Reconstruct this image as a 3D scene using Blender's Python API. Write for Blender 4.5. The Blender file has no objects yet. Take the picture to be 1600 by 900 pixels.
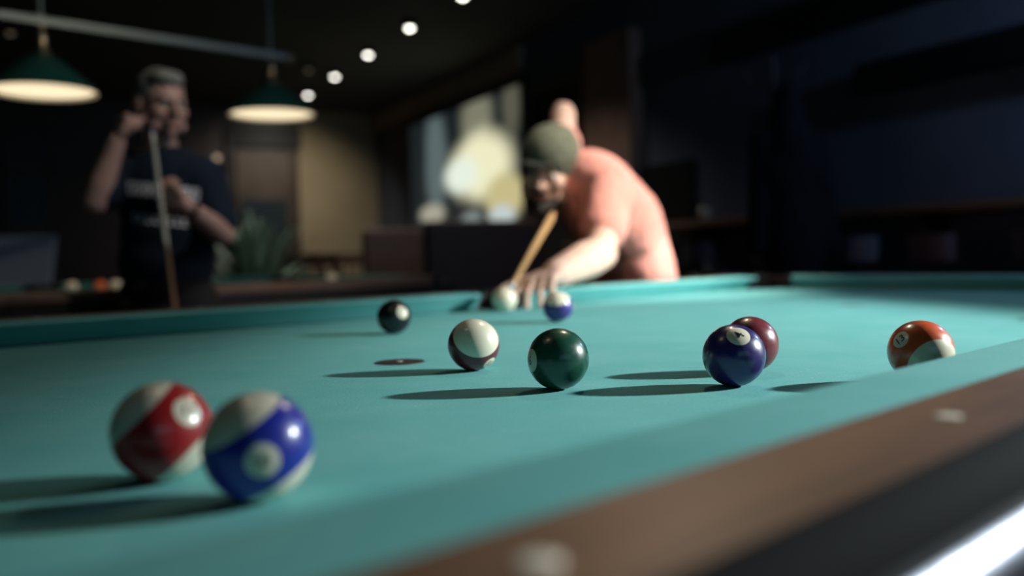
import bpy, bmesh, math, random
import numpy as np
from mathutils import Vector, Matrix
from mathutils.bvhtree import BVHTree

random.seed(7)
SC = bpy.context.scene
COL = SC.collection
PI = math.pi

# ------------------------------------------------------------------ camera
# origin: cloth level (z = 0) right below the lens; x runs along the table's long side
FPX = 1400.0
CAM = Vector((0, 0, 0.1249))
YAW = 0.81254
FWD = Vector((0.68722558, 0.72558657, -0.0352863))
RGT = Vector((0.72522469, -0.68807542, -0.02452288))
UPV = Vector((0.04207311, 0.00873775, 0.99907633))
HF = Vector((math.cos(YAW), math.sin(YAW), 0))
HR = Vector((math.sin(YAW), -math.cos(YAW), 0))
cd = bpy.data.cameras.new('camera')
cam = bpy.data.objects.new('camera', cd); COL.objects.link(cam)
cam.matrix_world = Matrix(((RGT.x, UPV.x, -FWD.x, CAM.x), (RGT.y, UPV.y, -FWD.y, CAM.y),
                           (RGT.z, UPV.z, -FWD.z, CAM.z), (0, 0, 0, 1)))
cd.sensor_width = 36.0; cd.lens = 36.0 * FPX / 1600.0
cd.clip_start = 0.01; cd.clip_end = 100
cd.dof.use_dof = True; cd.dof.focus_distance = 0.86; cd.dof.aperture_fstop = 2.3
SC.camera = cam

# ------------------------------------------------------------------ light settings
SC.view_settings.view_transform = 'Standard'
SC.view_settings.look = 'None'
SC.view_settings.exposure = 0.0
SC.view_settings.gamma = 1.0
SC.view_settings.use_curve_mapping = False
AMBIENT = (0.30, 0.55, 0.75, 0.010)       # rgb, strength of the faint room light
KEY_POS = Vector((3.36, -1.41, 1.30)); KEY_AIM = Vector((1.12, 0.62, 0.0)); KEY_W = 1180; KEY_COL = (0.90, 1.0, 0.97)
LAMP_W = (0.7, 9.5); LAMP_COL = (1.0, 0.80, 0.58)
w = bpy.data.worlds.new('world'); SC.world = w; w.use_nodes = True
bg = w.node_tree.nodes['Background']; bg.inputs[0].default_value = AMBIENT[:3] + (1,); bg.inputs[1].default_value = AMBIENT[3]
SC.cycles.use_denoising = True
SC.cycles.sample_clamp_indirect = 4.0
SC.cycles.caustics_reflective = False; SC.cycles.caustics_refractive = False

FLOOR_Z = -0.78
CEIL_Z = 2.20

def at(px, py, depth):
    return CAM + FWD * depth + RGT * ((px - 800) / FPX * depth) - UPV * ((py - 450) / FPX * depth)
def floorpt(px, depth):
    p = at(px, 420, depth); return Vector((p.x, p.y, FLOOR_Z))
def ray(px, py):
    return FWD + RGT * ((px - 800) / FPX) - UPV * ((py - 450) / FPX)
# room axes: A runs away along the right-hand wall, B points at that wall
DA = (HR * -0.454 + HF * 0.891).normalized(); DB = Vector((DA.y, -DA.x, 0))
WALL_B = 4.18; WALL_A = 12.36
def room(a, b, z): 
    p = DA * a + DB * b; return Vector((p.x, p.y, z))
def hit_b(px, py, b):
    r = ray(px, py); t = b / r.dot(DB); p = CAM + r * t; return p.dot(DA), p.z
def hit_a(px, py, a):
    r = ray(px, py); t = a / r.dot(DA); p = CAM + r * t; return p.dot(DB), p.z

# ------------------------------------------------------------------ materials
def mat(name, col, rough=0.6, metal=0.0, emit=None, estr=0.0, noise=0.0, nscale=20.0, bump=0.0, bscale=200.0, spec=0.5, coat=0.0, sheen=0.0, crough=0.05):
    m = bpy.data.materials.new(name); m.use_nodes = True
    nt = m.node_tree; b = nt.nodes['Principled BSDF']
    b.inputs['Base Color'].default_value = tuple(col) + (1,)
    b.inputs['Roughness'].default_value = rough; b.inputs['Metallic'].default_value = metal
    b.inputs['Specular IOR Level'].default_value = spec
    b.inputs['Coat Weight'].default_value = coat; b.inputs['Coat Roughness'].default_value = crough
    b.inputs['Sheen Weight'].default_value = sheen
    if emit: b.inputs['Emission Color'].default_value = tuple(emit) + (1,); b.inputs['Emission Strength'].default_value = estr
    tc = nt.nodes.new('ShaderNodeTexCoord')
    if noise > 0:
        n = nt.nodes.new('ShaderNodeTexNoise'); n.inputs['Scale'].default_value = nscale; n.inputs['Detail'].default_value = 6
        nt.links.new(tc.outputs['Object'], n.inputs['Vector'])
        r = nt.nodes.new('ShaderNodeValToRGB')
        r.color_ramp.elements[0].position = 0.3; r.color_ramp.elements[1].position = 0.7
        r.color_ramp.elements[0].color = tuple(c * (1 - noise) for c in col) + (1,)
        r.color_ramp.elements[1].color = tuple(min(1, c * (1 + noise)) for c in col) + (1,)
        nt.links.new(n.outputs['Fac'], r.inputs[0]); nt.links.new(r.outputs[0], b.inputs['Base Color'])
    if bump > 0:
        n2 = nt.nodes.new('ShaderNodeTexNoise'); n2.inputs['Scale'].default_value = bscale; n2.inputs['Detail'].default_value = 3
        nt.links.new(tc.outputs['Object'], n2.inputs['Vector'])
        bp = nt.nodes.new('ShaderNodeBump'); bp.inputs['Strength'].default_value = bump; bp.inputs['Distance'].default_value = 0.001
        nt.links.new(n2.outputs['Fac'], bp.inputs['Height']); nt.links.new(bp.outputs[0], b.inputs['Normal'])
    return m

def cloth_mat(name, col):
    m = mat(name, col, rough=0.95, spec=0.15, sheen=0.0)
    nt = m.node_tree; b = nt.nodes['Principled BSDF']; N = nt.nodes.new; L = nt.links.new
    tc = nt.nodes['Texture Coordinate']
    big = N('ShaderNodeTexNoise'); big.inputs['Scale'].default_value = 9; big.inputs['Detail'].default_value = 8; big.inputs['Roughness'].default_value = 0.65
    L(tc.outputs['Object'], big.inputs['Vector'])
    r1 = N('ShaderNodeValToRGB'); r1.color_ramp.elements[0].position = .3; r1.color_ramp.elements[1].position = .72
    r1.color_ramp.elements[0].color = (col[0]*.84, col[1]*.92, col[2]*.92, 1); r1.color_ramp.elements[1].color = (col[0]*1.25, col[1]*1.06, col[2]*1.06, 1)
    L(big.outputs['Fac'], r1.inputs[0])
    fine = N('ShaderNodeTexNoise'); fine.inputs['Scale'].default_value = 420; fine.inputs['Detail'].default_value = 3
    L(tc.outputs['Object'], fine.inputs['Vector'])
    r2 = N('ShaderNodeValToRGB'); r2.color_ramp.elements[0].position = .3; r2.color_ramp.elements[1].position = .7
    r2.color_ramp.elements[0].color = (.82, .82, .82, 1); r2.color_ramp.elements[1].color = (1, 1, 1, 1)
    L(fine.outputs['Fac'], r2.inputs[0])
    mx = N('ShaderNodeMix'); mx.data_type = 'RGBA'; mx.blend_type = 'MULTIPLY'; mx.inputs[0].default_value = 1.0
    L(r1.outputs[0], mx.inputs[6]); L(r2.outputs[0], mx.inputs[7])
    # chalk dust and lint: sparse pale flecks
    v = N('ShaderNodeTexVoronoi'); v.inputs['Scale'].default_value = 75; L(tc.outputs['Object'], v.inputs['Vector'])
    gate = N('ShaderNodeTexNoise'); gate.inputs['Scale'].default_value = 12; L(tc.outputs['Object'], gate.inputs['Vector'])
    lt = N('ShaderNodeMath'); lt.operation = 'LESS_THAN'; lt.inputs[1].default_value = 0.085; L(v.outputs['Distance'], lt.inputs[0])
    gt = N('ShaderNodeMath'); gt.operation = 'GREATER_THAN'; gt.inputs[1].default_value = 0.56; L(gate.outputs['Fac'], gt.inputs[0])
    mu = N('ShaderNodeMath'); mu.operation = 'MULTIPLY'; L(lt.outputs[0], mu.inputs[0]); L(gt.outputs[0], mu.inputs[1])
    mu2 = N('ShaderNodeMath'); mu2.operation = 'MULTIPLY'; mu2.inputs[1].default_value = 0.35; L(mu.outputs[0], mu2.inputs[0])
    m2 = N('ShaderNodeMix'); m2.data_type = 'RGBA'; L(mu2.outputs[0], m2.inputs[0]); L(mx.outputs[2], m2.inputs[6]); m2.inputs[7].default_value = (.55, .75, .72, 1)
    L(m2.outputs[2], b.inputs['Base Color'])
    bp = N('ShaderNodeBump'); bp.inputs['Strength'].default_value = .35; bp.inputs['Distance'].default_value = .0006
    L(fine.outputs['Fac'], bp.inputs['Height']); L(bp.outputs[0], b.inputs['Normal'])
    return m

def wood_mat(name, c1, c2, rough=.35, scale=3.0, coat=.3, axis=(1, 12, 12)):
    m = mat(name, c1, rough=rough, coat=coat, crough=.33)
    nt = m.node_tree; b = nt.nodes['Principled BSDF']; N = nt.nodes.new; L = nt.links.new
    tc = nt.nodes['Texture Coordinate']
    mp = N('ShaderNodeMapping'); mp.inputs['Scale'].default_value = axis; L(tc.outputs['Object'], mp.inputs['Vector'])
    n = N('ShaderNodeTexNoise'); n.inputs['Scale'].default_value = scale; n.inputs['Detail'].default_value = 8; n.inputs['Distortion'].default_value = 1.2
    L(mp.outputs[0], n.inputs['Vector'])
    r = N('ShaderNodeValToRGB'); r.color_ramp.elements[0].position = .35; r.color_ramp.elements[1].position = .68
    r.color_ramp.elements[0].color = tuple(c2) + (1,); r.color_ramp.elements[1].color = tuple(c1) + (1,)
    L(n.outputs['Fac'], r.inputs[0]); L(r.outputs[0], b.inputs['Base Color'])
    return m

CLOTH = cloth_mat('teal_cloth', (0.140, 0.435, 0.435))
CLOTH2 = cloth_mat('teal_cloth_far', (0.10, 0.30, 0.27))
WOOD = wood_mat('rail_wood', (.175, .080, .040), (.085, .040, .022), rough=.5, coat=.25)
WOOD.node_tree.nodes['Principled BSDF'].inputs['Specular IOR Level'].default_value = .3
WOODD = wood_mat('dark_wood', (.055, .032, .024), (.025, .015, .012), rough=.5, coat=.1)
BLACK = mat('black_plastic', (.008, .008, .009), rough=.5, spec=.25)
EDGE = mat('painted_edge_shade', (.008, .008, .009), rough=.9, spec=.04)  # black stands in for shade where the wood edge faces away
BLACKL = mat('black_leather', (.015, .013, .013), rough=.55, bump=.3, bscale=300)
CHROME = mat('brushed_metal', (.36, .38, .47), rough=.30, metal=1.0, bump=.25, bscale=60)
PEARL = mat('pearl_inlay', (.90, .84, .72), rough=.3, coat=.5)
BRASS = mat('aged_brass', (.45, .36, .22), rough=.35, metal=1.0)
SHADE_G = mat('green_enamel', (.012, .075, .060), rough=.3, coat=.5)
SHADE_W = mat('white_enamel', (.85, .82, .75), rough=.5)
GREY_METAL = mat('grey_metal', (.23, .25, .22), rough=.45, metal=.3)
DARKM = mat('dark_metal', (.03, .03, .032), rough=.5, metal=.6)
SKIN1 = mat('skin_rosy', (.42, .25, .21), rough=.55, noise=.12, nscale=25, spec=.4)
SKIN2 = mat('skin_fair', (.68, .44, .35), rough=.5, noise=.10, nscale=25, spec=.4)
NAVY = mat('navy_cotton', (.013, .020, .034), rough=.95, noise=.2, nscale=40, spec=.1)
CORAL = mat('coral_cotton', (.76, .33, .28), rough=.95, noise=.06, nscale=30, spec=.1, bump=1.0, bscale=9)
for n_ in CORAL.node_tree.nodes:
    if n_.type == 'BUMP': n_.inputs['Distance'].default_value = .022
BLACKC = mat('black_trousers', (.012, .012, .014), rough=.95, noise=.2, nscale=40, spec=.1)
OLIVE = mat('olive_knit', (.13, .135, .10), rough=.95, noise=.25, nscale=60, spec=.1, bump=.4, bscale=160)
CAPD = mat('cap_dark_band', (.035, .037, .032), rough=.95, spec=.1)
GREYH = mat('grey_hair', (.20, .20, .19), rough=.8, noise=.35, nscale=70, bump=.5, bscale=220)
DARKH = mat('dark_hair', (.022, .016, .013), rough=.75, noise=.3, nscale=70, bump=.5, bscale=220)
WHITEP = mat('white_print', (.85, .86, .95), rough=.8)
LIP = mat('lips', (.36, .14, .12), rough=.5)

# ------------------------------------------------------------------ object helpers
def link(name, me, m=None, parent=None, smooth=False):
    o = bpy.data.objects.new(name, me); COL.objects.link(o)
    if m: me.materials.append(m)
    if parent: o.parent = parent
    if smooth:
        for p in me.polygons: p.use_smooth = True
    return o
def obj(name, bm, m=None, parent=None, smooth=False, autosmooth=None):
    bmesh.ops.recalc_face_normals(bm, faces=bm.faces)
    me = bpy.data.meshes.new(name); bm.to_mesh(me); bm.free()
    o = link(name, me, m, parent, smooth)
    if autosmooth is not None:
        for p in me.polygons: p.use_smooth = True
        me.set_sharp_from_angle(angle=math.radians(autosmooth))
    return o
def tag(o, label, cat, group=None):
    o['label'] = label; o['category'] = cat
    if group: o['group'] = group
    return o
def thing(name, label, cat, loc=(0, 0, 0), rot=0.0, group=None):
    o = bpy.data.objects.new(name, None); COL.objects.link(o); o.location = loc; o.rotation_euler = (0, 0, rot)
    o.empty_display_size = .05
    return tag(o, label, cat, group)
def struct(o): o['kind'] = 'structure'; return o
def copy_tree(o, parent=None):
    c = o.copy(); COL.objects.link(c)
    if parent: c.parent = parent
    for ch in list(o.children): copy_tree(ch, c)
    return c
def box(bm, lo, hi, mtx=None, bev=0.0):
    vs = []
    r = bmesh.ops.create_cube(bm, size=1.0)
    c = [(lo[i] + hi[i]) / 2 for i in range(3)]; s = [abs(hi[i] - lo[i]) for i in range(3)]
    for v in r['verts']:
        v.co = Vector((v.co.x * s[0] + c[0], v.co.y * s[1] + c[1], v.co.z * s[2] + c[2]))
    if bev > 0:
        es = {e for v in r['verts'] for e in v.link_edges}
        rb = bmesh.ops.bevel(bm, geom=list(es), offset=bev, segments=2, affect='EDGES', profile=.6)
        vs = list({v for f in rb['faces'] for v in f.verts} | {v for v in r['verts'] if v.is_valid})
    else: vs = r['verts']
    if mtx is not None:
        for v in vs: v.co = mtx @ v.co
    return vs
def frame_of(d):
    d = d.normalized(); a = Vector((0, 0, 1)) if abs(d.z) < .9 else Vector((1, 0, 0))
    u = d.cross(a).normalized(); v = d.cross(u).normalized(); return u, v
def lathe(bm, prof, origin=Vector((0, 0, 0)), axis=Vector((0, 0, 1)), n=32, closed=False):
    """prof: (radius, height) pairs along axis"""
    u, v = frame_of(axis); ax = axis.normalized(); rings = []
    for r, h in prof:
        if r < 1e-6: rings.append([bm.verts.new(origin + ax * h)])
        else: rings.append([bm.verts.new(origin + ax * h + (u * math.cos(2 * PI * i / n) + v * math.sin(2 * PI * i / n)) * r) for i in range(n)])
    pairs = list(zip(rings[:-1], rings[1:]))
    if closed: pairs.append((rings[-1], rings[0]))
    for A, B in pairs:
        for i in range(n):
            j = (i + 1) % n
            try:
                if len(A) == 1 and len(B) == 1: break
                if len(A) == 1: bm.faces.new((A[0], B[i], B[j]))
                elif len(B) == 1: bm.faces.new((A[i], B[0], A[j]))
                else: bm.faces.new((A[i], B[i], B[j], A[j]))
            except ValueError: pass
def tube(bm, a, b, ra, rb=None, n=12, caps=True):
    rb = ra if rb is None else rb; a = Vector(a); b = Vector(b); L = (b - a).length
    pr = [(ra, 0), (rb, L)]
    if caps: pr = [(0, 0)] + pr + [(0, L)]
    lathe(bm, pr, a, b - a, n)
def capsule(bm, a, b, ra, rb, n=16):
    a = Vector(a); b = Vector(b); d = b - a; L = d.length
    if L < 1e-6: d = Vector((0, 0, 1)); L = 1e-4
    pr = [(0, -ra)]
    for k in range(1, 5): t = PI / 2 * k / 4; pr.append((ra * math.sin(t), -ra * math.cos(t)))
    for k in range(4, 0, -1): t = PI / 2 * k / 4; pr.append((rb * math.sin(t), L + rb * math.cos(t)))
    pr.append((0, L + rb)); lathe(bm, pr, a, d, n)
def ellipsoid(bm, c, rad, axes=None, n=24):
    r = bmesh.ops.create_uvsphere(bm, u_segments=n, v_segments=n // 2, radius=1.0)
    M = Matrix.Identity(3) if axes is None else Matrix((axes[0], axes[1], axes[2])).transposed()
    for v in r['verts']: v.co = Vector(c) + M @ Vector((v.co.x * rad[0], v.co.y * rad[1], v.co.z * rad[2]))
def prism(bm, pts, x0, x1, f=lambda x, y, z: Vector((x, y, z)), skew0=0.0, skew1=0.0):
    """profile pts (d, z) extruded from x0 to x1; the ends slant with d"""
    A = [bm.verts.new(f(x0 + d * skew0, d, z)) for d, z in pts]
    B = [bm.verts.new(f(x1 + d * skew1, d, z)) for d, z in pts]
    n = len(pts)
    bm.faces.new(A); bm.faces.new(B[::-1])
    for i in range(n): bm.faces.new((A[i], A[(i + 1) % n], B[(i + 1) % n], B[i]))
def quad(bm, a, b, c, d): bm.faces.new([bm.verts.new(Vector(p)) for p in (a, b, c, d)])

def blob(name, prims, m, parent, voxel=.006, smooth=4):
    """one continuous surface from overlapping tapered limbs"""
    bm = bmesh.new()
    for p in prims:
        if p[0] == 'c': capsule(bm, *p[1:])
        else: ellipsoid(bm, *p[1:])
    bmesh.ops.recalc_face_normals(bm, faces=bm.faces)
    me = bpy.data.meshes.new(name); bm.to_mesh(me); bm.free()
    o = bpy.data.objects.new(name, me); COL.objects.link(o)
    r = o.modifiers.new('r', 'REMESH'); r.mode = 'VOXEL'; r.voxel_size = voxel
    s = o.modifiers.new('s', 'SMOOTH'); s.factor = .5; s.iterations = smooth
    bpy.context.view_layer.update()
    dg = bpy.context.evaluated_depsgraph_get()
    me2 = bpy.data.meshes.new_from_object(o.evaluated_get(dg)); me2.name = name
    o.modifiers.clear(); o.data = me2; bpy.data.meshes.remove(me)
    me2.materials.clear(); me2.materials.append(m)
    for p in me2.polygons: p.use_smooth = True
    if parent: o.parent = parent; o.matrix_parent_inverse = parent.matrix_world.inverted()
    return o

# ------------------------------------------------------------------ room shell
WALLM = mat('dark_plaster', (.060, .058, .062), rough=.9, noise=.15, nscale=2.5)
TANM = mat('tan_plaster', (.42, .33, .20), rough=.9, noise=.10, nscale=1.5)
BLUEM = mat('blue_grey_plaster', (.085, .098, .14), rough=.9, noise=.15, nscale=2.5)
CEILM = mat('dark_ceiling', (.055, .055, .055), rough=.95, noise=.15, nscale=2.0)
FLOORM = wood_mat('floor_boards', (.045, .030, .022), (.020, .014, .011), rough=.5, scale=2.0)
B0, A0 = -7.5, -4.0
def wallbox(name, a0, a1, b0, b1, z0, z1, m):
    bm = bmesh.new()
    M = Matrix(((DA.x, DB.x, 0, 0), (DA.y, DB.y, 0, 0), (0, 0, 1, 0), (0, 0, 0, 1)))
    box(bm, (a0, b0, z0), (a1, b1, z1), M); return obj(name, bm, m)
struct(wallbox('floor', A0, WALL_A, B0, WALL_B, FLOOR_Z - .1, FLOOR_Z, FLOORM))
struct(wallbox('ceiling', A0, WALL_A, B0, WALL_B, CEIL_Z, CEIL_Z + .1, CEILM))
aj, _ = hit_b(1015, 300, WALL_B)
struct(wallbox('wall_right', A0, WALL_A, WALL_B, WALL_B + .12, FLOOR_Z - .1, CEIL_Z + .1, BLUEM))
struct(wallbox('wall_left', A0, WALL_A, B0 - .12, B0, FLOOR_Z - .1, CEIL_Z + .1, WALLM))
struct(wallbox('wall_near', A0 - .12, A0, B0 - .12, WALL_B + .12, FLOOR_Z - .1, CEIL_Z + .1, WALLM))
bt, _ = hit_a(465, 300, WALL_A)
struct(wallbox('wall_far', WALL_A, WALL_A + .12, B0 - .12, WALL_B + .12, FLOOR_Z - .1, CEIL_Z + .1, TANM))
struct(wallbox('wall_far_panelled', WALL_A - .10, WALL_A, B0, bt, FLOOR_Z, CEIL_Z, WOODD))
# cornice moulding on the right wall, seen above the lit picture
a_c, z_c = hit_b(819, 92, WALL_B)
CORN = mat('cornice_brown', (.36, .29, .21), rough=.8, noise=.1, nscale=4)
struct(wallbox('trim_1', a_c, WALL_A, WALL_B - .07, WALL_B, CEIL_Z - .24, CEIL_Z - .02, CORN))
# beams that run along the right wall
for i, (px, py, hh) in enumerate(((1110, 78, .09), (1335, 125, .08))):
    a, z = hit_b(px, py, WALL_B - .14)
    struct(wallbox('trim_%d' % (i + 2), A0, a, WALL_B - .14, WALL_B, z - hh, z + hh, BLACK))
# brown pilaster and the dark doorway beside it
PILM = wood_mat('pilaster_wood', (.34, .20, .15), (.20, .12, .09), rough=.7, coat=0, axis=(6, 6, 1))
ap0, _ = hit_b(985, 200, WALL_B - .12); ap1, _ = hit_b(912, 200, WALL_B - .12)
struct(wallbox('trim_4', ap0, ap1, WALL_B - .12, WALL_B, FLOOR_Z, CEIL_Z - .3, PILM))
ad0, zd = hit_b(908, 122, WALL_B - .02); ad1, _ = hit_b(836, 130, WALL_B - .02)
door = struct(wallbox('door_1', ad0, ad1, WALL_B - .03, WALL_B, FLOOR_Z, zd, BLACK))
for s0, s1, z0, z1 in ((ad0 - .08, ad0, FLOOR_Z, zd + .08), (ad1, ad1 + .08, FLOOR_Z, zd + .08), (ad0, ad1, zd, zd + .08)):
    f = wallbox('door_frame', s0, s1, WALL_B - .06, WALL_B, z0, z1, WOODD); f.parent = door
hb = bmesh.new(); tube(hb, room(ad0 + .12, WALL_B - .08, FLOOR_Z + 1.0), room(ad0 + .24, WALL_B - .08, FLOOR_Z + 1.0), .012)
tube(hb, room(ad0 + .12, WALL_B - .08, FLOOR_Z + 1.0), room(ad0 + .12, WALL_B - .03, FLOOR_Z + 1.0), .012)
obj('door_handle', hb, BRASS, door)
# dark recess panel right of the shooter
ar0, zr = hit_b(1082, 248, WALL_B - .03); ar1, _ = hit_b(1000, 248, WALL_B - .03)
d2 = struct(wallbox('door_2', ar0, ar1, WALL_B - .04, WALL_B, FLOOR_Z, zr, BLACK))
hb = bmesh.new(); tube(hb, room(ar0 + .10, WALL_B - .08, FLOOR_Z + 1.0), room(ar0 + .2, WALL_B - .08, FLOOR_Z + 1.0), .012)
tube(hb, room(ar0 + .10, WALL_B - .08, FLOOR_Z + 1.0), room(ar0 + .10, WALL_B - .03, FLOOR_Z + 1.0), .012)
obj('door_handle', hb, DARKM, d2)

# glazed door and dark frame in the far wall, left of the tan plaster
FA = WALL_A - .10
def farbox(name, px0, py0, px1, py1, dep, m, parent=None):
    b0, z1 = hit_a(px0, py0, FA); b1, z0 = hit_a(px1, py1, FA)
    o = wallbox(name, FA - dep, FA, b0, b1, z0, z1, m)
    if parent: o.parent = parent
    return o
FRAMEB = mat('frame_brown', (.16, .085, .045), rough=.6, noise=.2, nscale=8)
GLASSD = mat('dark_glass', (.012, .022, .028), rough=.35)
d3 = struct(farbox('door_3', 366, 236, 464, 640, .05, mat('door_stain', (.085, .055, .034), rough=.55, noise=.3, nscale=5)))
farbox('door_frame', 452, 205, 468, 640, .09, FRAMEB, d3); farbox('door_frame', 356, 205, 368, 640, .09, WOODD, d3)
farbox('door_frame', 356, 195, 468, 232, .09, BLACK, d3)
farbox('pane', 374, 312, 452, 440, .06, GLASSD, d3)
wn = struct(farbox('window_1', 2, 214, 84, 372, .03, GLASSD))
for q in ((2, 214, 16, 372), (68, 214, 84, 372), (2, 262, 84, 274), (2, 350, 84, 372)): farbox('window_frame', *q, .08, mat('frame_grey', (.085, .07, .06), rough=.7), wn)
struct(farbox('baseboard_far', 0, 600, 464, 615, .03, BLACK))

# ------------------------------------------------------------------ the pool table
XA, XB = -0.13, 2.60; YN, YF = 0.2726, 1.5437
SX = 1.450                                     # side pockets
CW, WW = 0.0711, 0.0795                        # cushion and wood rail widths
table = thing('pool_table', 'large pool table in the foreground with teal cloth and brown wooden rails', 'pool table', ((XA + XB) / 2, (YN + YF) / 2, FLOOR_Z))
table_off = Vector(table.location)
def T(o): o.parent = table; o.location = -table_off; return o
HR_ = .062   # pocket hole radius
corners = [(XA - .012, YN - .012), (XB + .012, YN - .012), (XB + .012, YF + .012), (XA - .012, YF + .012)]
sides = [(SX, YN - .038), (SX, YF + .038)]
holes = corners + sides
# bed: slate and cloth, with the pocket holes cut from its outline
x0, x1, y0, y1 = XA - .03, XB + .03, YN - .03, YF + .03
def arc(cx, cy, r, a0, a1, n=14): return [(cx + r * math.cos(a0 + (a1 - a0) * i / n), cy + r * math.sin(a0 + (a1 - a0) * i / n)) for i in range(n + 1)]
def corner_arc(cx, cy, ex, ey, first):         # bite at a corner: from the edge y=ey to x=ex or back
    dy = ey - cy; dx = ex - cx
    px_ = (cx + math.copysign(math.sqrt(HR_**2 - dy * dy), -dx), ey); py_ = (ex, cy + math.copysign(math.sqrt(HR_**2 - dx * dx), -dy))
    a = math.atan2(px_[1] - cy, px_[0] - cx); b = math.atan2(py_[1] - cy, py_[0] - cx)
    if first == 'y': a, b = b, a
    d = (b - a) % (2 * PI); d = d if d < PI else d - 2 * PI
    mid = a + d / 2
    if (Vector((math.cos(mid), math.sin(mid))).dot(Vector((-dx, -dy)))) < 0: d = d - math.copysign(2 * PI, d)
    return arc(cx, cy, HR_, a, a + d)
def side_arc(cx, cy, ey, rev):
    dy = ey - cy; hx = math.sqrt(HR_**2 - dy * dy); a = math.atan2(dy, -hx); b = math.atan2(dy, hx)
    p = arc(cx, cy, HR_, a, b) if not rev else arc(cx, cy, HR_, b, a)
    return p
out = []
out += corner_arc(*corners[0], x0, y0, 'y')
out += side_arc(sides[0][0], sides[0][1], y0, False)
out += corner_arc(*corners[1], x1, y0, 'x')
out += corner_arc(*corners[2], x1, y1, 'y')
out += side_arc(sides[1][0], sides[1][1], y1, True)
out += corner_arc(*corners[3], x0, y1, 'x')
bm = bmesh.new()
vs = [bm.verts.new((x, y, 0)) for x, y in out]; f = bm.faces.new(vs)
r = bmesh.ops.extrude_face_region(bm, geom=[f])
for v in [g for g in r['geom'] if isinstance(g, bmesh.types.BMVert)]: v.co.z -= .045
bmesh.ops.triangulate(bm, faces=[f for f in bm.faces if len(f.verts) > 4])
T(obj('bed_cloth', bm, CLOTH))
# cushions
prof = [(0, .0365), (.0015, .0388), (.006, .0400), (CW, .0415), (CW, .0005), (.034, .0005), (.003, .0325)]
def cushion(f, a, b, s0, s1):
    bm = bmesh.new(); prism(bm, prof, a, b, f, -s0, s1); return T(obj('cushion', bm, CLOTH, autosmooth=25))
mc, ms, gc, gs = .6, .35, .055, .058
fn = lambda x, d, z: Vector((x, YN - d, z)); ff = lambda x, d, z: Vector((x, YF + d, z))
for f in (fn, ff):
    gl = .086
    cushion(f, XA + gc, SX - gl, mc, ms); cushion(f, SX + gl, XB - gc, ms, mc)
cushion(lambda x, d, z: Vector((XB + d, x, z)), YN + .09, YF - .09, mc, mc)
cushion(lambda x, d, z: Vector((XA - d, x, z)), YN + gc, YF - gc, mc, mc)
# wood rails: rounded outer edge, its shade painted as a black strip; cut short at the pockets
def rail(f, a, b, name='wood_rail', m=WOOD):
    bm = bmesh.new(); o_ = CW + WW; r_ = .016
    bm2 = bmesh.new(); pe = [(o_ - r_ - .001, .0413)]
    for k in range(0, 7): t = PI / 2 * k / 6; pe.append((o_ - r_ + r_ * math.sin(t), .0413 - r_ + r_ * math.cos(t)))
    prism(bm2, pe + [(o_, .022), (o_ - r_ - .001, .022)], a, b, f); T(obj('rail_edge', bm2, EDGE, autosmooth=35))
    pr = [(CW, .0415), (o_ - r_ - .001, .0415), (o_ - r_ - .001, .022), (CW, .022)]
    prism(bm, pr, a, b, f); return T(obj(name, bm, m))
    for k in range(1, 7): t = PI / 2 * k / 6; pr.append((o_ - r_ + r_ * math.sin(t), .0415 - r_ + r_ * math.cos(t)))
    pr += [(o_, .022), (o_ - .012, .020), (CW, .020)]
    prism(bm, pr, a, b, f); return T(obj(name, bm, m, autosmooth=35))
pc = .085
for f in (fn, ff):
    rail(f, XA + .03, SX - pc); rail(f, SX + pc, XB - .03)
rail(lambda x, d, z: Vector((XB + d, x, z)), YN + .03, YF - .03)
rail(lambda x, d, z: Vector((XA - d, x, z)), YN + .03, YF - .03)
# metal trim strip under the rails, with a softly rounded face
def trim(f, a, b):
    bm = bmesh.new(); o_ = CW + WW
    pr = [(o_ - .030, .0150)]
    for k in range(0, 9): t = math.radians(5 + 80 * k / 8); pr.append((o_ - .018 + .022 * math.sin(t), -.008 + .0220 * math.cos(t)))
    pr += [(o_ + .003, -.014), (o_ - .030, -.015)]
    prism(bm, pr, a, b, f); return T(obj('metal_trim', bm, CHROME, autosmooth=40))
def apron(f, a, b):
    bm = bmesh.new(); o_ = CW + WW
    prism(bm, [(o_ - .030, .019), (o_ - .006, .019), (o_ - .006, -.06), (o_ - .012, -.15), (o_ - .06, -.20), (o_ - .09, -.20), (o_ - .09, -.003), (o_ - .030, -.003)], a, b, f)
    return T(obj('apron', bm, BLACK, autosmooth=30))
for f, a, b in ((fn, XA, XB), (ff, XA, XB), (lambda x, d, z: Vector((XB + d, x, z)), YN, YF), (lambda x, d, z: Vector((XA - d, x, z)), YN, YF)):
    trim(f, a, b); apron(f, a, b)
bm = bmesh.new(); box(bm, (XA - .03, YN - .03, -.12), (XB + .03, YF + .03, -.046)); T(obj('slate_base', bm, WOODD))
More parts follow.
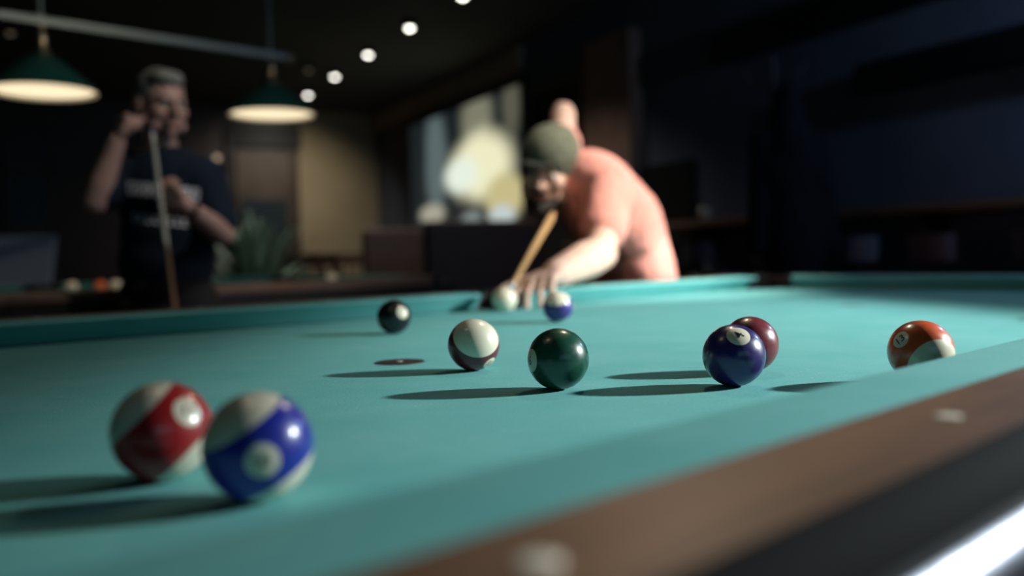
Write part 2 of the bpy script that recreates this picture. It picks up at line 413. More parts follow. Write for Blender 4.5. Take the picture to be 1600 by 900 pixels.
# pockets: black collar on top and a leather cup below
def pocket(cx, cy, dx, dy, kind):
    ang = math.atan2(dy, dx); bm = bmesh.new()
    span = math.radians(140 if kind == 'c' else 95); ri, ro = HR_, HR_ + (.030 if kind == 'c' else .024)
    n = 20; A = []
    for i in range(n + 1):
        t = ang - span + 2 * span * i / n
        rr = ro
        A.append([bm.verts.new((cx + r_ * math.cos(t), cy + r_ * math.sin(t), z)) for r_, z in ((ri, -.02), (ri, .0385), (ri + .006, .0440), (rr - .010, .0440), (rr, .038), (rr, .0), (rr - .01, -.02))])
    for i in range(n):
        for k in range(7): bm.faces.new((A[i][k], A[i][(k + 1) % 7], A[i + 1][(k + 1) % 7], A[i + 1][k]))
    bm.faces.new(A[0]); bm.faces.new(A[-1][::-1])
    p = T(obj('pocket_collar', bm, BLACK, autosmooth=35))
    bm = bmesh.new(); lathe(bm, [(HR_ + .003, -.046), (HR_ - .004, -.09), (HR_ - .012, -.14), (0, -.15), (0, -.155), (HR_ - .006, -.145), (HR_ + .008, -.09), (HR_ + .008, -.046)], Vector((cx, cy, 0)), n=24)
    T(obj('pocket_cup', bm, BLACKL, smooth=True))
pocket(*corners[0], -1, -1, 'c'); pocket(*corners[1], 1, -1, 'c'); pocket(*corners[2], 1, 1, 'c'); pocket(*corners[3], -1, 1, 'c')
pocket(*sides[0], 0, -1, 's'); pocket(*sides[1], 0, 1, 's')
# dark blocks that close the corners outside the collars
for (cx, cy), sx, sy in zip(corners, (-1, 1, 1, -1), (-1, -1, 1, 1)):
    bm = bmesh.new(); ex = cx + sx * (.012 + .1385); ey = cy + sy * (.012 + .1385)
    pts = [(ex - sx * .02, ey), (ex - sx * .005, ey - sy * .005), (ex, ey - sy * .02), (ex, cy - sy * .03), (ex - sx * .05, cy - sy * .03)]
    k = 10
    for i in range(k + 1):
        t = 0 + 0
        a_ = math.atan2(-sy * .035, sx * .105); b_ = math.atan2(sy * .105, -sx * .035)
        d_ = (b_ - a_ + PI) % (2 * PI) - PI
        tt = a_ + d_ * i / k
        pts.append((cx + .0900 * math.cos(tt), cy + .0900 * math.sin(tt)))
    pts += [(cx - sx * .03, ey - sy * .05), (cx - sx * .03, ey)]
    vs = [bm.verts.new((x, y, .0405)) for x, y in pts]; f_ = bm.faces.new(vs)
    r = bmesh.ops.extrude_face_region(bm, geom=[f_])
    for v in [g for g in r['geom'] if isinstance(g, bmesh.types.BMVert)]: v.co.z = -.19
    bmesh.ops.triangulate(bm, faces=[f for f in bm.faces if len(f.verts) > 4])
    T(obj('corner_block', bm, BLACK))
# side pocket filler behind the collars
for f in (fn, ff):
    bm = bmesh.new(); o_ = CW + WW
    prism(bm, [(.105, .0405), (o_ - .005, .0405), (o_, .034), (o_, .02), (.105, .02)], SX - pc, SX + pc, f); T(obj('side_block', bm, BLACK))
# pearl sights on the rails (spacing read from the two in view)
for f in (fn, ff):
    for k in range(-1, 8):
        x = .4542 + .284 * k
        if x < XA + .05 or abs(x - SX) < .12 or x > XB - .05: continue
        bm = bmesh.new(); c = f(x, .1015 if f is fn else .1015, .0415); lathe(bm, [(0, -.002), (.0065, -.002), (.0065, .0003), (.0055, .0006), (0, .0006)], c, n=20)
        T(obj('rail_sight', bm, PEARL, autosmooth=30))
for k in range(1, 4):
    for X, s in ((XB, 1), (XA, -1)):
        bm = bmesh.new(); lathe(bm, [(0, -.002), (.0065, -.002), (.0065, .0003), (.0055, .0006), (0, .0006)], Vector((X + s * .1015, YN + (YF - YN) * k / 4, .0415)), n=20)
        T(obj('rail_sight', bm, PEARL, autosmooth=30))
for sx in (XA + .12, XB - .12):
    for sy in (YN + .10, YF - .10):
        bm = bmesh.new(); lathe(bm, [(0, FLOOR_Z), (.065, FLOOR_Z), (.065, FLOOR_Z + .03), (.045, FLOOR_Z + .06), (.055, FLOOR_Z + .3), (.08, FLOOR_Z + .5), (.08, -.12), (0, -.12)], Vector((sx, sy, 0)), n=24)
        T(obj('leg', bm, WOODD, autosmooth=40))

# ------------------------------------------------------------------ spots stuck on the cloth
SPOTM = mat('black_spot', (.030, .018, .020), rough=.45)
def disc_thing(x, y, r, m, name, label, cat, centre=None):
    bm = bmesh.new(); lathe(bm, [(0, 0), (r, 0), (r - .0008, .0006), (0, .0008)], n=48)
    o = obj(name, bm, m, smooth=False); o.location = (x, y, .0002); tag(o, label, cat)
    if centre:
        bm = bmesh.new(); lathe(bm, [(0, .0006), (.004, .0006), (.0035, .0011), (0, .0012)], n=20); obj('spot_centre', bm, centre, o)
    return o
disc_thing(.644, .881, .0305, SPOTM, 'spot_sticker', 'round black spot with pale centre on the cloth, left of the maroon striped ball', 'sticker', PEARL)
disc_thing(1.882, .906, .026, mat('worn_spot', (.10, .23, .205), rough=.9, noise=.15, nscale=80), 'spot_sticker', 'faint worn grey-green spot on the cloth before the far short rail', 'sticker')

# ------------------------------------------------------------------ balls
R = .028575
IVORY = (.74, .67, .53)
def ball_mat(name, col, axis=None, discs=(), dr=.29, h=.57):
    m = bpy.data.materials.new(name); m.use_nodes = True; nt = m.node_tree; N = nt.nodes.new; L = nt.links.new
    b = nt.nodes['Principled BSDF']; b.inputs['Roughness'].default_value = .24; b.inputs['Coat Weight'].default_value = .35; b.inputs['Coat Roughness'].default_value = .13
    tc = N('ShaderNodeTexCoord'); nrm = N('ShaderNodeVectorMath'); nrm.operation = 'NORMALIZE'; L(tc.outputs['Object'], nrm.inputs[0])
    cur = None
    def mixc(fac, a, bcol):
        mx = N('ShaderNodeMix'); mx.data_type = 'RGBA'; L(fac, mx.inputs[0])
        if isinstance(a, tuple): mx.inputs[6].default_value = a + (1,)
        else: L(a, mx.inputs[6])
        mx.inputs[7].default_value = bcol + (1,); return mx.outputs[2]
    def stepf(v, lo, hi):
        mr = N('ShaderNodeMapRange'); L(v, mr.inputs[0]); mr.inputs[1].default_value = lo; mr.inputs[2].default_value = hi; return mr.outputs[0]
    cur = col
    def dot(a):
        d = N('ShaderNodeVectorMath'); d.operation = 'DOT_PRODUCT'; L(nrm.outputs[0], d.inputs[0]); d.inputs[1].default_value = tuple(a); return d.outputs['Value']
    def absn(v): a = N('ShaderNodeMath'); a.operation = 'ABSOLUTE'; L(v, a.inputs[0]); return a.outputs[0]
    if axis is not None: cur = mixc(stepf(absn(dot(axis)), h - .006, h + .006), cur, IVORY)
    for d in discs:
        c = math.sqrt(1 - dr * dr); cur = mixc(stepf(absn(dot(d)), c - .0015, c + .0015), cur, IVORY)
    # faint grime and chalk marks
    n = N('ShaderNodeTexNoise'); n.inputs['Scale'].default_value = 120; n.inputs['Detail'].default_value = 6; L(tc.outputs['Object'], n.inputs['Vector'])
    mr = N('ShaderNodeMapRange'); L(n.outputs['Fac'], mr.inputs[0]); mr.inputs[1].default_value = .3; mr.inputs[2].default_value = .7; mr.inputs[3].default_value = .25; mr.inputs[4].default_value = .40
    L(mr.outputs[0], b.inputs['Roughness'])
    v = N('ShaderNodeTexVoronoi'); v.inputs['Scale'].default_value = 230; L(tc.outputs['Object'], v.inputs['Vector'])
    sp = N('ShaderNodeMath'); sp.operation = 'LESS_THAN'; sp.inputs[1].default_value = .10; L(v.outputs['Distance'], sp.inputs[0])
    n3 = N('ShaderNodeTexNoise'); n3.inputs['Scale'].default_value = 60; L(tc.outputs['Object'], n3.inputs['Vector'])
    g = N('ShaderNodeMath'); g.operation = 'GREATER_THAN'; g.inputs[1].default_value = .60; L(n3.outputs['Fac'], g.inputs[0])
    mm = N('ShaderNodeMath'); mm.operation = 'MULTIPLY'; L(sp.outputs[0], mm.inputs[0]); L(g.outputs[0], mm.inputs[1])
    m4 = N('ShaderNodeMath'); m4.operation = 'MULTIPLY'; m4.inputs[1].default_value = .35; L(mm.outputs[0], m4.inputs[0])
    cur = mixc(m4.outputs[0], cur, (.6, .62, .6))
    if isinstance(cur, tuple): b.inputs['Base Color'].default_value = cur + (1,)
    else: L(cur, b.inputs['Base Color'])
    bp = N('ShaderNodeBump'); bp.inputs['Strength'].default_value = .05; bp.inputs['Distance'].default_value = .0003; L(n.outputs['Fac'], bp.inputs['Height']); L(bp.outputs[0], b.inputs['Normal'])
    return m
INK = mat('number_ink', (.012, .012, .014), rough=.35)
ball_me = None
def ball_view(C):
    z = (CAM - C).normalized(); y = (UPV - z * UPV.dot(z)).normalized(); x = y.cross(z); return x, y, z
def number_mesh(txt, n, up, size):
    """digits wrapped on the sphere around direction n"""
    cu = bpy.data.curves.new('t', 'FONT'); cu.body = txt; cu.size = 1.0; cu.align_x = 'CENTER'; cu.align_y = 'CENTER'; cu.offset = .004
    o = bpy.data.objects.new('t', cu); COL.objects.link(o); bpy.context.view_layer.update()
    dg = bpy.context.evaluated_depsgraph_get(); me = bpy.data.meshes.new_from_object(o.evaluated_get(dg))
    bpy.data.objects.remove(o); bpy.data.curves.remove(cu)
    bm = bmesh.new(); bm.from_mesh(me); bpy.data.meshes.remove(me)
    bmesh.ops.triangulate(bm, faces=bm.faces)
    for _ in range(3):
        bmesh.ops.subdivide_edges(bm, edges=[e for e in bm.edges if e.calc_length() > .12], cuts=1)
        bmesh.ops.triangulate(bm, faces=bm.faces)
    xs = [v.co.x for v in bm.verts]; ys = [v.co.y for v in bm.verts]
    cx, cy = (min(xs) + max(xs)) / 2, (min(ys) + max(ys)) / 2; s = size / (max(ys) - min(ys))
    y = (up - n * up.dot(n)).normalized(); x = y.cross(n)
    for v in bm.verts:
        v.co = (n + x * ((v.co.x - cx) * s) + y * ((v.co.y - cy) * s)).normalized() * (R + .00012)
    me = bpy.data.meshes.new('number'); bm.to_mesh(me); bm.free()
    return me
def make_ball(x, y, label, mname, col, axis=None, disc=None, txt=None, up2=(0, 1), size=.30, dr=.29, h=.57, z=R):
    global ball_me
    C = Vector((x, y, z)); vx, vy, vz = ball_view(C)
    V = lambda a: (vx * a[0] + vy * a[1] + vz * a[2]).normalized()
    ax = V(axis) if axis is not None else None
    d = V(disc) if disc is not None else None
    if ax is not None and d is not None: ax = (ax - d * ax.dot(d)).normalized()
    if ball_me is None:
        bm = bmesh.new(); bmesh.ops.create_uvsphere(bm, u_segments=96, v_segments=48, radius=R)
        ball_me = bpy.data.meshes.new('ball'); bm.to_mesh(ball_me); bm.free()
        for p in ball_me.polygons: p.use_smooth = True
    me = ball_me.copy(); me.materials.append(ball_mat(mname, col, ax, [d] if d is not None else [], dr, h))
    o = bpy.data.objects.new('pool_ball', me); COL.objects.link(o); o.location = C
    tag(o, label, 'ball', None)
    o['group'] = 'pool balls on the foreground table'
    if txt and d is not None:
        u = vx * up2[0] + vy * up2[1]
        for dd in (d, -d):
            nm = link('number', number_mesh(txt, dd, u, size), INK, o)
    return o
def ballcol(r, g, b): return (r, g, b)
make_ball(.7135, .4581, 'purple solid ball numbered 4, touching in front of the maroon ball', 'ball_purple', (.024, .014, .105), None, (.146, .65, .745), '4', (-.85, .53), .34, dr=.37)
make_ball(.8085, .4997, 'plain maroon ball half hidden behind the purple 4 ball', 'ball_maroon', (.16, .022, .030), None, (-.75, -.5, .43), '7', (0, 1), .30, dr=.37)
make_ball(.8331, .3375, 'orange striped ball numbered 13, partly hidden by the near rail', 'ball_orange', (.62, .095, .028), (.5, -.5, .7), (-.59, .375, .715), '13', (-.7, .72), .25, dr=.28, h=.59)
make_ball(.6457, .7453, 'ball with ivory cap and maroon stripe, between the black spot and the green ball', 'ball_maroon_stripe', (.13, .018, .026), (.12, .60, .79), (.61, -.716, .34), '15', (.35, .9), .25, dr=.28, h=.475)
make_ball(.8858, 1.2244, 'black 8 ball with a white spot, near the far long rail', 'ball_black', (.008, .009, .011), None, (.51, .26, .82), '8', (.3, .9), .26, dr=.37)
make_ball(.6005, .5740, 'dark green solid ball at the centre of the picture', 'ball_green', (.008, .060, .038), None, (-.90, -.05, .43), '6', (.1, 1), .30, dr=.37)
make_ball(1.380, 1.4827, 'ivory white cue ball under the cue tip at the side pocket', 'ball_cue', (.80, .72, .56))
make_ball(1.2083, 1.1530, 'ball with ivory cap and purple stripe, right of the cue ball', 'ball_purple_stripe', (.045, .028, .20), (-.1, .86, .5), (1, .116, 0), '12', (0, 1), .25, h=.57)
make_ball(.2065, .5157, 'red striped ball at the front left, behind the blue striped one', 'ball_red_stripe', (.36, .016, .020), (-.706, .696, .106), (.483, .368, .795), '11', (.2, .95), .24, dr=.30, h=.55)
make_ball(.2227, .4317, 'blue striped ball numbered 10, nearest of all to the viewer', 'ball_blue_stripe', (.014, .024, .30), (-.53, .80, .24), (.08, -.26, .96), '10', (-.35, .9), .24, dr=.30, h=.565)
make_ball(1.705, .412, 'yellow solid ball past the right edge, its shadow alone showing on the cloth', 'ball_yellow', (.75, .48, .03), None, (.1, .6, .75), '1', (0, 1), .30, dr=.37)

# ------------------------------------------------------------------ key light: wall-side spotlight hung on a rod
def aim(o, target):
    d = Vector(target) - o.location; o.rotation_euler = d.to_track_quat('-Z', 'Y').to_euler()
def light(name, kind, loc, energy, col, parent=None, **k):
    ld = bpy.data.lights.new(name, kind); ld.energy = energy; ld.color = col
    for a, b in k.items(): setattr(ld, a, b)
    o = bpy.data.objects.new(name, ld); COL.objects.link(o); o.location = loc
    if parent: o.parent = parent; o.location = Vector(loc) - parent.location
    return o
EM_W = mat('lamp_glow_white', (.9, .9, .88), emit=(1.0, .97, .86), estr=9.0)
kd = (KEY_AIM - KEY_POS).normalized()
sp = thing('rod_spotlight', 'black spotlight on a rod from the ceiling, right of the table beyond the frame', 'spotlight', KEY_POS)
bm = bmesh.new(); lathe(bm, [(.0, -.20), (.05, -.19), (.055, -.05), (.075, .0), (.072, .0), (.050, -.05), (.045, -.12), (0, -.12)], Vector((0, 0, 0)), kd, 28)
obj('housing', bm, BLACK, sp, autosmooth=40)
bm = bmesh.new(); tube(bm, -kd * .12 + Vector((0, 0, .05)), Vector((-kd.x * .12, -kd.y * .12, CEIL_Z - KEY_POS.z)), .010); obj('rod', bm, BLACK, sp)
ko = light('key_spot', 'SPOT', KEY_POS + kd * .01, KEY_W, KEY_COL, sp, spot_size=math.radians(10.6), spot_blend=.85, shadow_soft_size=.055)
ko.scale = (8.0, 1, 1)                     # wide, flat beam
ko.rotation_euler = kd.to_track_quat('-Z', 'Y').to_euler()

# ------------------------------------------------------------------ pendant fixtures
def pendant_bar(label, x_list, y, z_rim, rdia, watts, glow, bar_to, spread=1.15):
    root = thing('billiard_light', label, 'pendant lamp', (x_list[0], y, z_rim))
    o0 = Vector(root.location)
    zb = z_rim + .30
    bm = bmesh.new(); box(bm, (bar_to[0] - o0.x, -.012, .30 - .016), (bar_to[1] - o0.x, .012, .30 + .016), None, .003); obj('bar', bm, GREY_METAL, root)
    for s in bar_to:
        bm = bmesh.new(); ellipsoid(bm, (s - o0.x, 0, .30), (.026, .026, .026)); obj('bar_finial', bm, BRASS, root, smooth=True)
    for li, x in enumerate(x_list):
        wl_ = watts[li]
        c = Vector((x - o0.x, 0, 0)); R0 = rdia / 2
        bm = bmesh.new()
        lathe(bm, [(R0, 0), (R0 + .003, .004), (R0 * .93, .030), (R0 * .62, .085), (R0 * .34, .135), (.034, .155), (.030, .150), (R0 * .32, .129), (R0 * .60, .080), (R0 * .91, .026), (R0 - .004, 0)], c, n=48, closed=True)
        sh = obj('lamp_shade', bm, SHADE_G, root, autosmooth=40)
        sh.data.materials.append(SHADE_W)
        for p in sh.data.polygons:
            ctr = p.center - c; rr = math.hypot(ctr.x, ctr.y)
            n_ = p.normal; 
            if (Vector((ctr.x, ctr.y, 0)).normalized().dot(n_)) < 0 and n_.z < .2: p.material_index = 1
        bm = bmesh.new(); lathe(bm, [(0, .150), (.036, .150), (.040, .160), (.030, .185), (.022, .21), (.024, .235), (.012, .25), (.012, .29), (0, .29)], c, n=28); obj('lamp_cap', bm, BRASS, root, autosmooth=40)
        bm = bmesh.new(); tube(bm, c + Vector((0, 0, .315)), Vector((c.x, c.y, CEIL_Z - z_rim)), .009); obj('hanging_rod', bm, GREY_METAL, root)
        bm = bmesh.new(); lathe(bm, [(0, CEIL_Z - z_rim), (.05, CEIL_Z - z_rim), (.045, CEIL_Z - z_rim - .02), (0, CEIL_Z - z_rim - .025)], c, n=24); obj('ceiling_rose', bm, BRASS, root, autosmooth=40)
        if glow:                                  # opal diffuser closes the shade
            bm = bmesh.new(); lathe(bm, [(0, .0), (R0 * .5, .001), (R0 * .90, .008), (R0 * .92, .014), (R0 * .5, .010), (0, .010)], c, n=40); obj('diffuser', bm, glow, root, smooth=True)
            light('lamp_light', 'SPOT', o0 + c + Vector((0, 0, -.02)), wl_, LAMP_COL, root, spot_size=math.radians(130), spot_blend=.6, shadow_soft_size=.10)
        else:
            bm = bmesh.new(); lathe(bm, [(0, .02), (.020, .026), (.030, .045), (.028, .065), (.015, .095), (.013, .135), (0, .135)], c, n=24); obj('bulb', bm, BULB, root, smooth=True)
            light('lamp_light', 'SPOT', o0 + c + Vector((0, 0, .015)), wl_, LAMP_COL, root, spot_size=math.radians(150), spot_blend=.4, shadow_soft_size=.028)
    return root
BULB = mat('bulb_glass', (.9, .85, .7), emit=(1, .75, .45), estr=3.0)
m = bpy.data.materials.new('opal_glow'); m.use_nodes = True
nt = m.node_tree; b = nt.nodes['Principled BSDF']; b.inputs['Base Color'].default_value = (.8, .75, .6, 1); b.inputs['Emission Color'].default_value = (1.0, .80, .52, 1); b.inputs['Emission Strength'].default_value = 1.15
OPAL = m
pendant_bar('green-shaded brass pendant lamps over the foreground table, above the frame', [.315, 1.30], .93, .88, .40, LAMP_W, None, (.10, 1.55))
pendant_bar('long bar hung over the second table carrying two lit lamps with dark green shades', [1.197, 2.255], 4.10, .862, .425, (6.0, 6.0), OPAL, (.10, 2.36))

# ------------------------------------------------------------------ ceiling spotlights
def ceil_spot(px, py, watts, strength, label, group='ceiling spotlights', r=.032, spread=100, aimv=None):
    r_ = ray(px, py); t = (CEIL_Z - .06 - CAM.z) / r_.z; p = CAM + r_ * t
    return ceil_spot_at(p.x, p.y, watts, strength, label, group, r, spread, aimv)
def ceil_spot_at(x, y, watts, strength, label, group, r=.032, spread=100, aimv=None):
    o = thing('ceiling_spotlight', label, 'spotlight', (x, y, CEIL_Z), 0, group)
    bm = bmesh.new(); lathe(bm, [(0, 0), (r + .02, 0), (r + .02, -.055), (r + .004, -.06), (r, -.045), (0, -.045)], n=28); obj('housing', bm, BLACK, o, autosmooth=40)
    bm = bmesh.new(); lathe(bm, [(0, -.078), (r * .5, -.075), (r * .87, -.066), (r, -.052), (r, -.045), (0, -.045)], n=28)
    mm = EM_W if strength > 3 else mat('lamp_glow_dim', (.5, .45, .35), emit=(1, .8, .55), estr=strength)
    obj('lens', bm, mm, o, smooth=True)
    if watts > 0:
        l = light('spot_light', 'SPOT', Vector((x, y, CEIL_Z - .09)), watts, (1, .93, .80), o, spot_size=math.radians(spread), spot_blend=.9, shadow_soft_size=.05)
        if aimv is not None: l.rotation_euler = (Vector(aimv) - Vector((x, y, CEIL_Z))).to_track_quat('-Z', 'Y').to_euler()
    return o
names_ = ['farthest and lowest', 'second from the far end', 'third from the far end', 'fourth from the far end', 'nearest, cut by the top edge']
for (px, py), nn in zip(((481, 149), (523, 120), (575, 86), (640, 44), (723, -5)), names_):
    tw = room(WALL_A, WALL_B - 1.6, .0)
    ceil_spot(px, py, 75 if px == 481 else 70, 9, 'glowing round ceiling spotlight, %s in the receding row' % nn, 'row of lit ceiling spotlights', spread=120, aimv=tw if px == 481 else None)
ceil_spot(482, 110, 0, .12, 'very dim ceiling spotlight above the right green-shaded lamp', None)
ceil_spot(16, 52, 0, .12, 'very dim ceiling spotlight at the top left', None)
# added spots, unseen above the frame, to brighten the shooter and the onlooker
P_SH = at(940, 320, 2.8)
q = P_SH + HR * 1.9 - HF * .9
ceil_spot_at(q.x, q.y, 800, 9, 'added ceiling spotlight lighting the shooter from above right, beyond the frame', None, spread=30, aimv=at(955, 300, 2.85))

q = at(262, 250, 3.1)
ceil_spot_at(q.x + .75, q.y - 1.6, 98, 9, 'added ceiling spotlight over the aisle, unseen above the frame, brightening the onlooker', None, spread=80, aimv=q)
# added window behind the viewer, unseen, carrying a cool fill light
fill_win = struct(wallbox('fill_window', A0, A0 + .03, -1.6, 2.2, .35, 1.75, mat('fill_glass', (.02, .03, .05), rough=.1, emit=(.35, .5, .9), estr=.05)))
for s0, s1, z0, z1 in ((-1.66, -1.58, .29, 1.81), (2.18, 2.26, .29, 1.81), (.26, .34, .35, 1.75), (-1.6, 2.2, .29, .37), (-1.6, 2.2, 1.73, 1.81)):
    f_ = wallbox('window_frame', A0, A0 + .07, s0, s1, z0, z1, WOODD); f_.parent = fill_win
fill_lt = light('fill_light', 'AREA', room(A0 + .06, .3, 1.05), 9, (.40, .82, 1.0), None, shape='RECTANGLE', size=3.7, size_y=1.35)
fill_lt.rotation_euler = (DA * 1.0).to_track_quat('-Z', 'Y').to_euler()
# ------------------------------------------------------------------ people
def hand(wr, d, nrm, side, curls, spread=.10, thumb_close=.5, s=1.0):
    """wr wrist, d direction of the palm, nrm out of the palm, side: thumb direction sign along d x nrm"""
    d = d.normalized(); nrm = (nrm - d * nrm.dot(d)).normalized(); lat = d.cross(nrm) * side
    pr = []
    offs = (.030, .010, -.011, -.030); lens = (.88, 1.0, .94, .74)
    for i, (o_, l_) in enumerate(zip(offs, lens)):
        kn = wr + d * (.092 - .006 * abs(i - 1)) * s + lat * o_ * s
        pr.append(('c', wr + lat * o_ * .55 * s + d * .012 * s, kn, .0150 * s, .0115 * s))
        dirv = (d + lat * spread * (1.3 - i)).normalized(); c = curls[i]; p0 = kn; ang = 0
        for k, (ll, rr) in enumerate(((.044, .0095), (.027, .0086), (.021, .0078))):
            ang += c * (1.0, 1.1, .7)[k]
            dv = (dirv * math.cos(ang) + nrm * math.sin(ang)).normalized()
            p1 = p0 + dv * ll * l_ * s; pr.append(('c', p0, p1, rr * s, rr * .92 * s)); p0 = p1
    tb = wr + d * .028 * s + lat * .026 * s
    t1 = tb + (d * .6 + lat * (.75 - .35 * thumb_close) + nrm * .35 * thumb_close).normalized() * .042 * s
    t2 = t1 + (d * .75 + lat * (.45 - .7 * thumb_close) + nrm * .6 * thumb_close).normalized() * .032 * s
    t3 = t2 + (d * .8 + lat * (.2 - .7 * thumb_close) + nrm * .6 * thumb_close).normalized() * .024 * s
    pr += [('c', wr + d * .01 * s, tb, .016 * s, .0165 * s), ('c', tb, t1, .0155 * s, .0118 * s), ('c', t1, t2, .0115 * s, .010 * s), ('c', t2, t3, .010 * s, .0088 * s)]
    return pr
def head(c, f, u, s=1.0):
    f = f.normalized(); u = (u - f * u.dot(f)).normalized(); l = u.cross(f)   # l: the person's left
    ax = (l, f, u); P = lambda a, b_, c_: c + l * a * s + f * b_ * s + u * c_ * s
    pr = [('e', P(0, -.006, .012), (.076 * s, .094 * s, .098 * s), ax), ('e', P(0, .030, -.045), (.056 * s, .062 * s, .070 * s), ax),
          ('c', P(0, .078, -.098), P(0, .070, -.092), .021 * s, .024 * s), ('c', P(0, .092, .010), P(0, .112, -.030), .009 * s, .0125 * s),
          ('c', P(-.012, .098, -.034), P(.012, .098, -.034), .009 * s, .009 * s), ('c', P(-.030, .082, .016), P(.030, .082, .016), .012 * s, .012 * s),
          ('e', P(-.040, .062, -.030), (.024 * s, .024 * s, .026 * s), ax), ('e', P(.040, .062, -.030), (.024 * s, .024 * s, .026 * s), ax),
          ('c', P(-.018, .090, -.064), P(.018, .090, -.064), .009 * s, .009 * s)]
    for sg in (-1, 1):
        pr += [('e', P(sg * .080, -.004, -.012), (.010 * s, .019 * s, .033 * s), ax), ('c', P(sg * .045, .05, -.075), P(sg * .062, .0, -.055), .022 * s, .022 * s)]
    return pr, P, ax
def eye_mat(name, look):
    m = ball_mat(name, (.75, .72, .68)); nt = m.node_tree
    return m
EYEW = mat('eye_white', (.70, .68, .64), rough=.2, coat=1.0); IRIS = mat('eye_iris', (.03, .022, .016), rough=.1, coat=1.0)
def face_bits(P, ax, parent, s=1.0):
    for sg in (-1, 1):
        c = P(sg * .031, .0765, -.006)
        bm = bmesh.new(); ellipsoid(bm, c, (.0118 * s, .0118 * s, .0085 * s), ax, 20); e = obj('eye', bm, EYEW, parent, smooth=True)
        bm = bmesh.new(); ellipsoid(bm, c + ax[1] * .0098 * s, (.0055 * s, .0035 * s, .0055 * s), ax, 16); obj('iris', bm, IRIS, e, smooth=True)
        bm = bmesh.new(); capsule(bm, P(sg * .016, .096, .016), P(sg * .046, .083, .018), .0035 * s, .0028 * s, 10); obj('eyebrow', bm, DARKH if parent.get('dark') else GREYH, parent, smooth=True)
    bm = bmesh.new(); capsule(bm, P(-.020, .096, -.063), P(.020, .096, -.063), .0052 * s, .0052 * s, 10); capsule(bm, P(-.014, .097, -.070), P(.014, .097, -.070), .0055 * s, .0055 * s, 10)
    obj('lips', bm, LIP, parent, smooth=True)

def shoes(parent, a, fdir, m):
    f = fdir.normalized()
    for p in a:
        q = Vector((p.x, p.y, FLOOR_Z))
        bl = blob('shoe', [('c', q + Vector((0, 0, .045)) - f * .03, q + f * .17 + Vector((0, 0, .032)), .042, .031), ('c', q + Vector((0, 0, .06)), q + Vector((0, 0, .09)), .044, .046), ('e', q + f * .07 + Vector((0, 0, .014)), (.13, .042, .014), (f, Vector((-f.y, f.x, 0)), Vector((0, 0, 1))))], m, parent, .008, 2)

# --- the onlooker with the upright cue
D1 = 3.12
ground1 = floorpt(262, D1)
p1 = thing('person', 'grey-haired person in navy T-shirt with white print, upright with a cue, one fist raised', 'person', ground1)
bpy.context.view_layer.update()
tocam = -HF; f1 = (tocam * .68 + HR * .73).normalized(); upz = Vector((0, 0, 1))
hc = at(252, 163, D1)
hp, HP, hax = head(hc, (f1 + Vector((0, 0, -.12))), upz, 1.0)
neckb = at(254, 250, D1 + .03); 
chest = at(264, 310, D1 + .02); waist = at(262, 420, D1 + .03); hip = at(262, 480, D1 + .03)
shR = at(206, 268, D1 + .02); shL = at(322, 276, D1 + .04)
elR = at(147, 317, D1 - .12); wrR = at(183, 222, D1 - .12)
elL = at(347, 366, D1 - .06); wrL = at(290, 322, D1 - .24)
side = HR
cax = (HR, -HF, upz)
hip_s = [hip - HR * .09, hip + HR * .09]
knees = [Vector((h.x, h.y, FLOOR_Z + .46)) - HF * .03 for h in hip_s]; feet = [Vector((h.x, h.y, FLOOR_Z + .08)) for h in hip_s]
body1 = hp + [('c', hc - upz * .08 - f1 * .02, neckb, .052, .060), ('c', neckb, chest, .065, .11), ('c', neckb + HR * .02, shL, .05, .052), ('c', neckb - HR * .02, shR, .05, .052),
    ('e', chest, (.155, .10, .17), cax), ('e', waist, (.130, .085, .16), cax), ('e', hip, (.135, .095, .12), cax),
    ('c', shR, elR, .050, .040), ('c', elR, elR + (wrR - elR) * .3, .041, .043), ('c', elR + (wrR - elR) * .3, wrR, .043, .028), ('c', shL, elL, .050, .040), ('c', elL, elL + (wrL - elL) * .3, .041, .042), ('c', elL + (wrL - elL) * .3, wrL, .042, .027)]
for h, k, ft in zip(hip_s, knees, feet): body1 += [('c', h, k, .085, .055), ('c', k, ft, .052, .038)]
body1 += hand(wrR, (at(196, 178, D1 - .10) - wrR), HR * .5 + HF * .6, -1, (1.35, 1.4, 1.4, 1.45), .02, .9)
cue_top = at(237, 203, D1 - .27); cue_dir = (at(272, 478, D1 - .27) - cue_top).normalized()
handc = at(263, 302, D1 - .26)
body1 += hand(wrL, (at(262, 298, D1 - .255) - wrL), HF * .55 + Vector((0, 0, .1)) , 1, (.9, .95, 1.0, 1.05), .03, .8, .95)
b1 = blob('body', body1, SKIN1, p1, .0050, 3)
shirt = [('c', neckb - upz * .045, chest, .085, .135), ('e', chest, (.178, .125, .185), cax), ('e', (chest + waist) / 2, (.168, .118, .17), cax), ('e', waist + upz * .03, (.170, .120, .165), cax),
    ('c', neckb - upz * .030 - HR * .03, shR, .050, .070), ('c', neckb - upz * .030 + HR * .03, shL, .050, .070), ('c', shR, shR + (elR - shR) * .72, .070, .062), ('c', shL, shL + (elL - shL) * .80, .070, .064),
    ('c', chest - HR * .10 + upz * .05, chest + HR * .10 + upz * .05, .10, .10)]
s1 = blob('shirt', shirt, NAVY, p1, .008, 4)
tr = [('e', hip - upz * .05, (.175, .125, .11), cax), ('e', hip + upz * .06, (.164, .114, .09), cax)]
for h, k, ft in zip(hip_s, knees, feet): tr += [('c', h, k, .100, .075), ('c', k, ft + upz * .02, .073, .062)]
blob('trousers', tr, BLACKC, p1, .010, 4)
shoes(p1, feet, -HF, BLACKL)
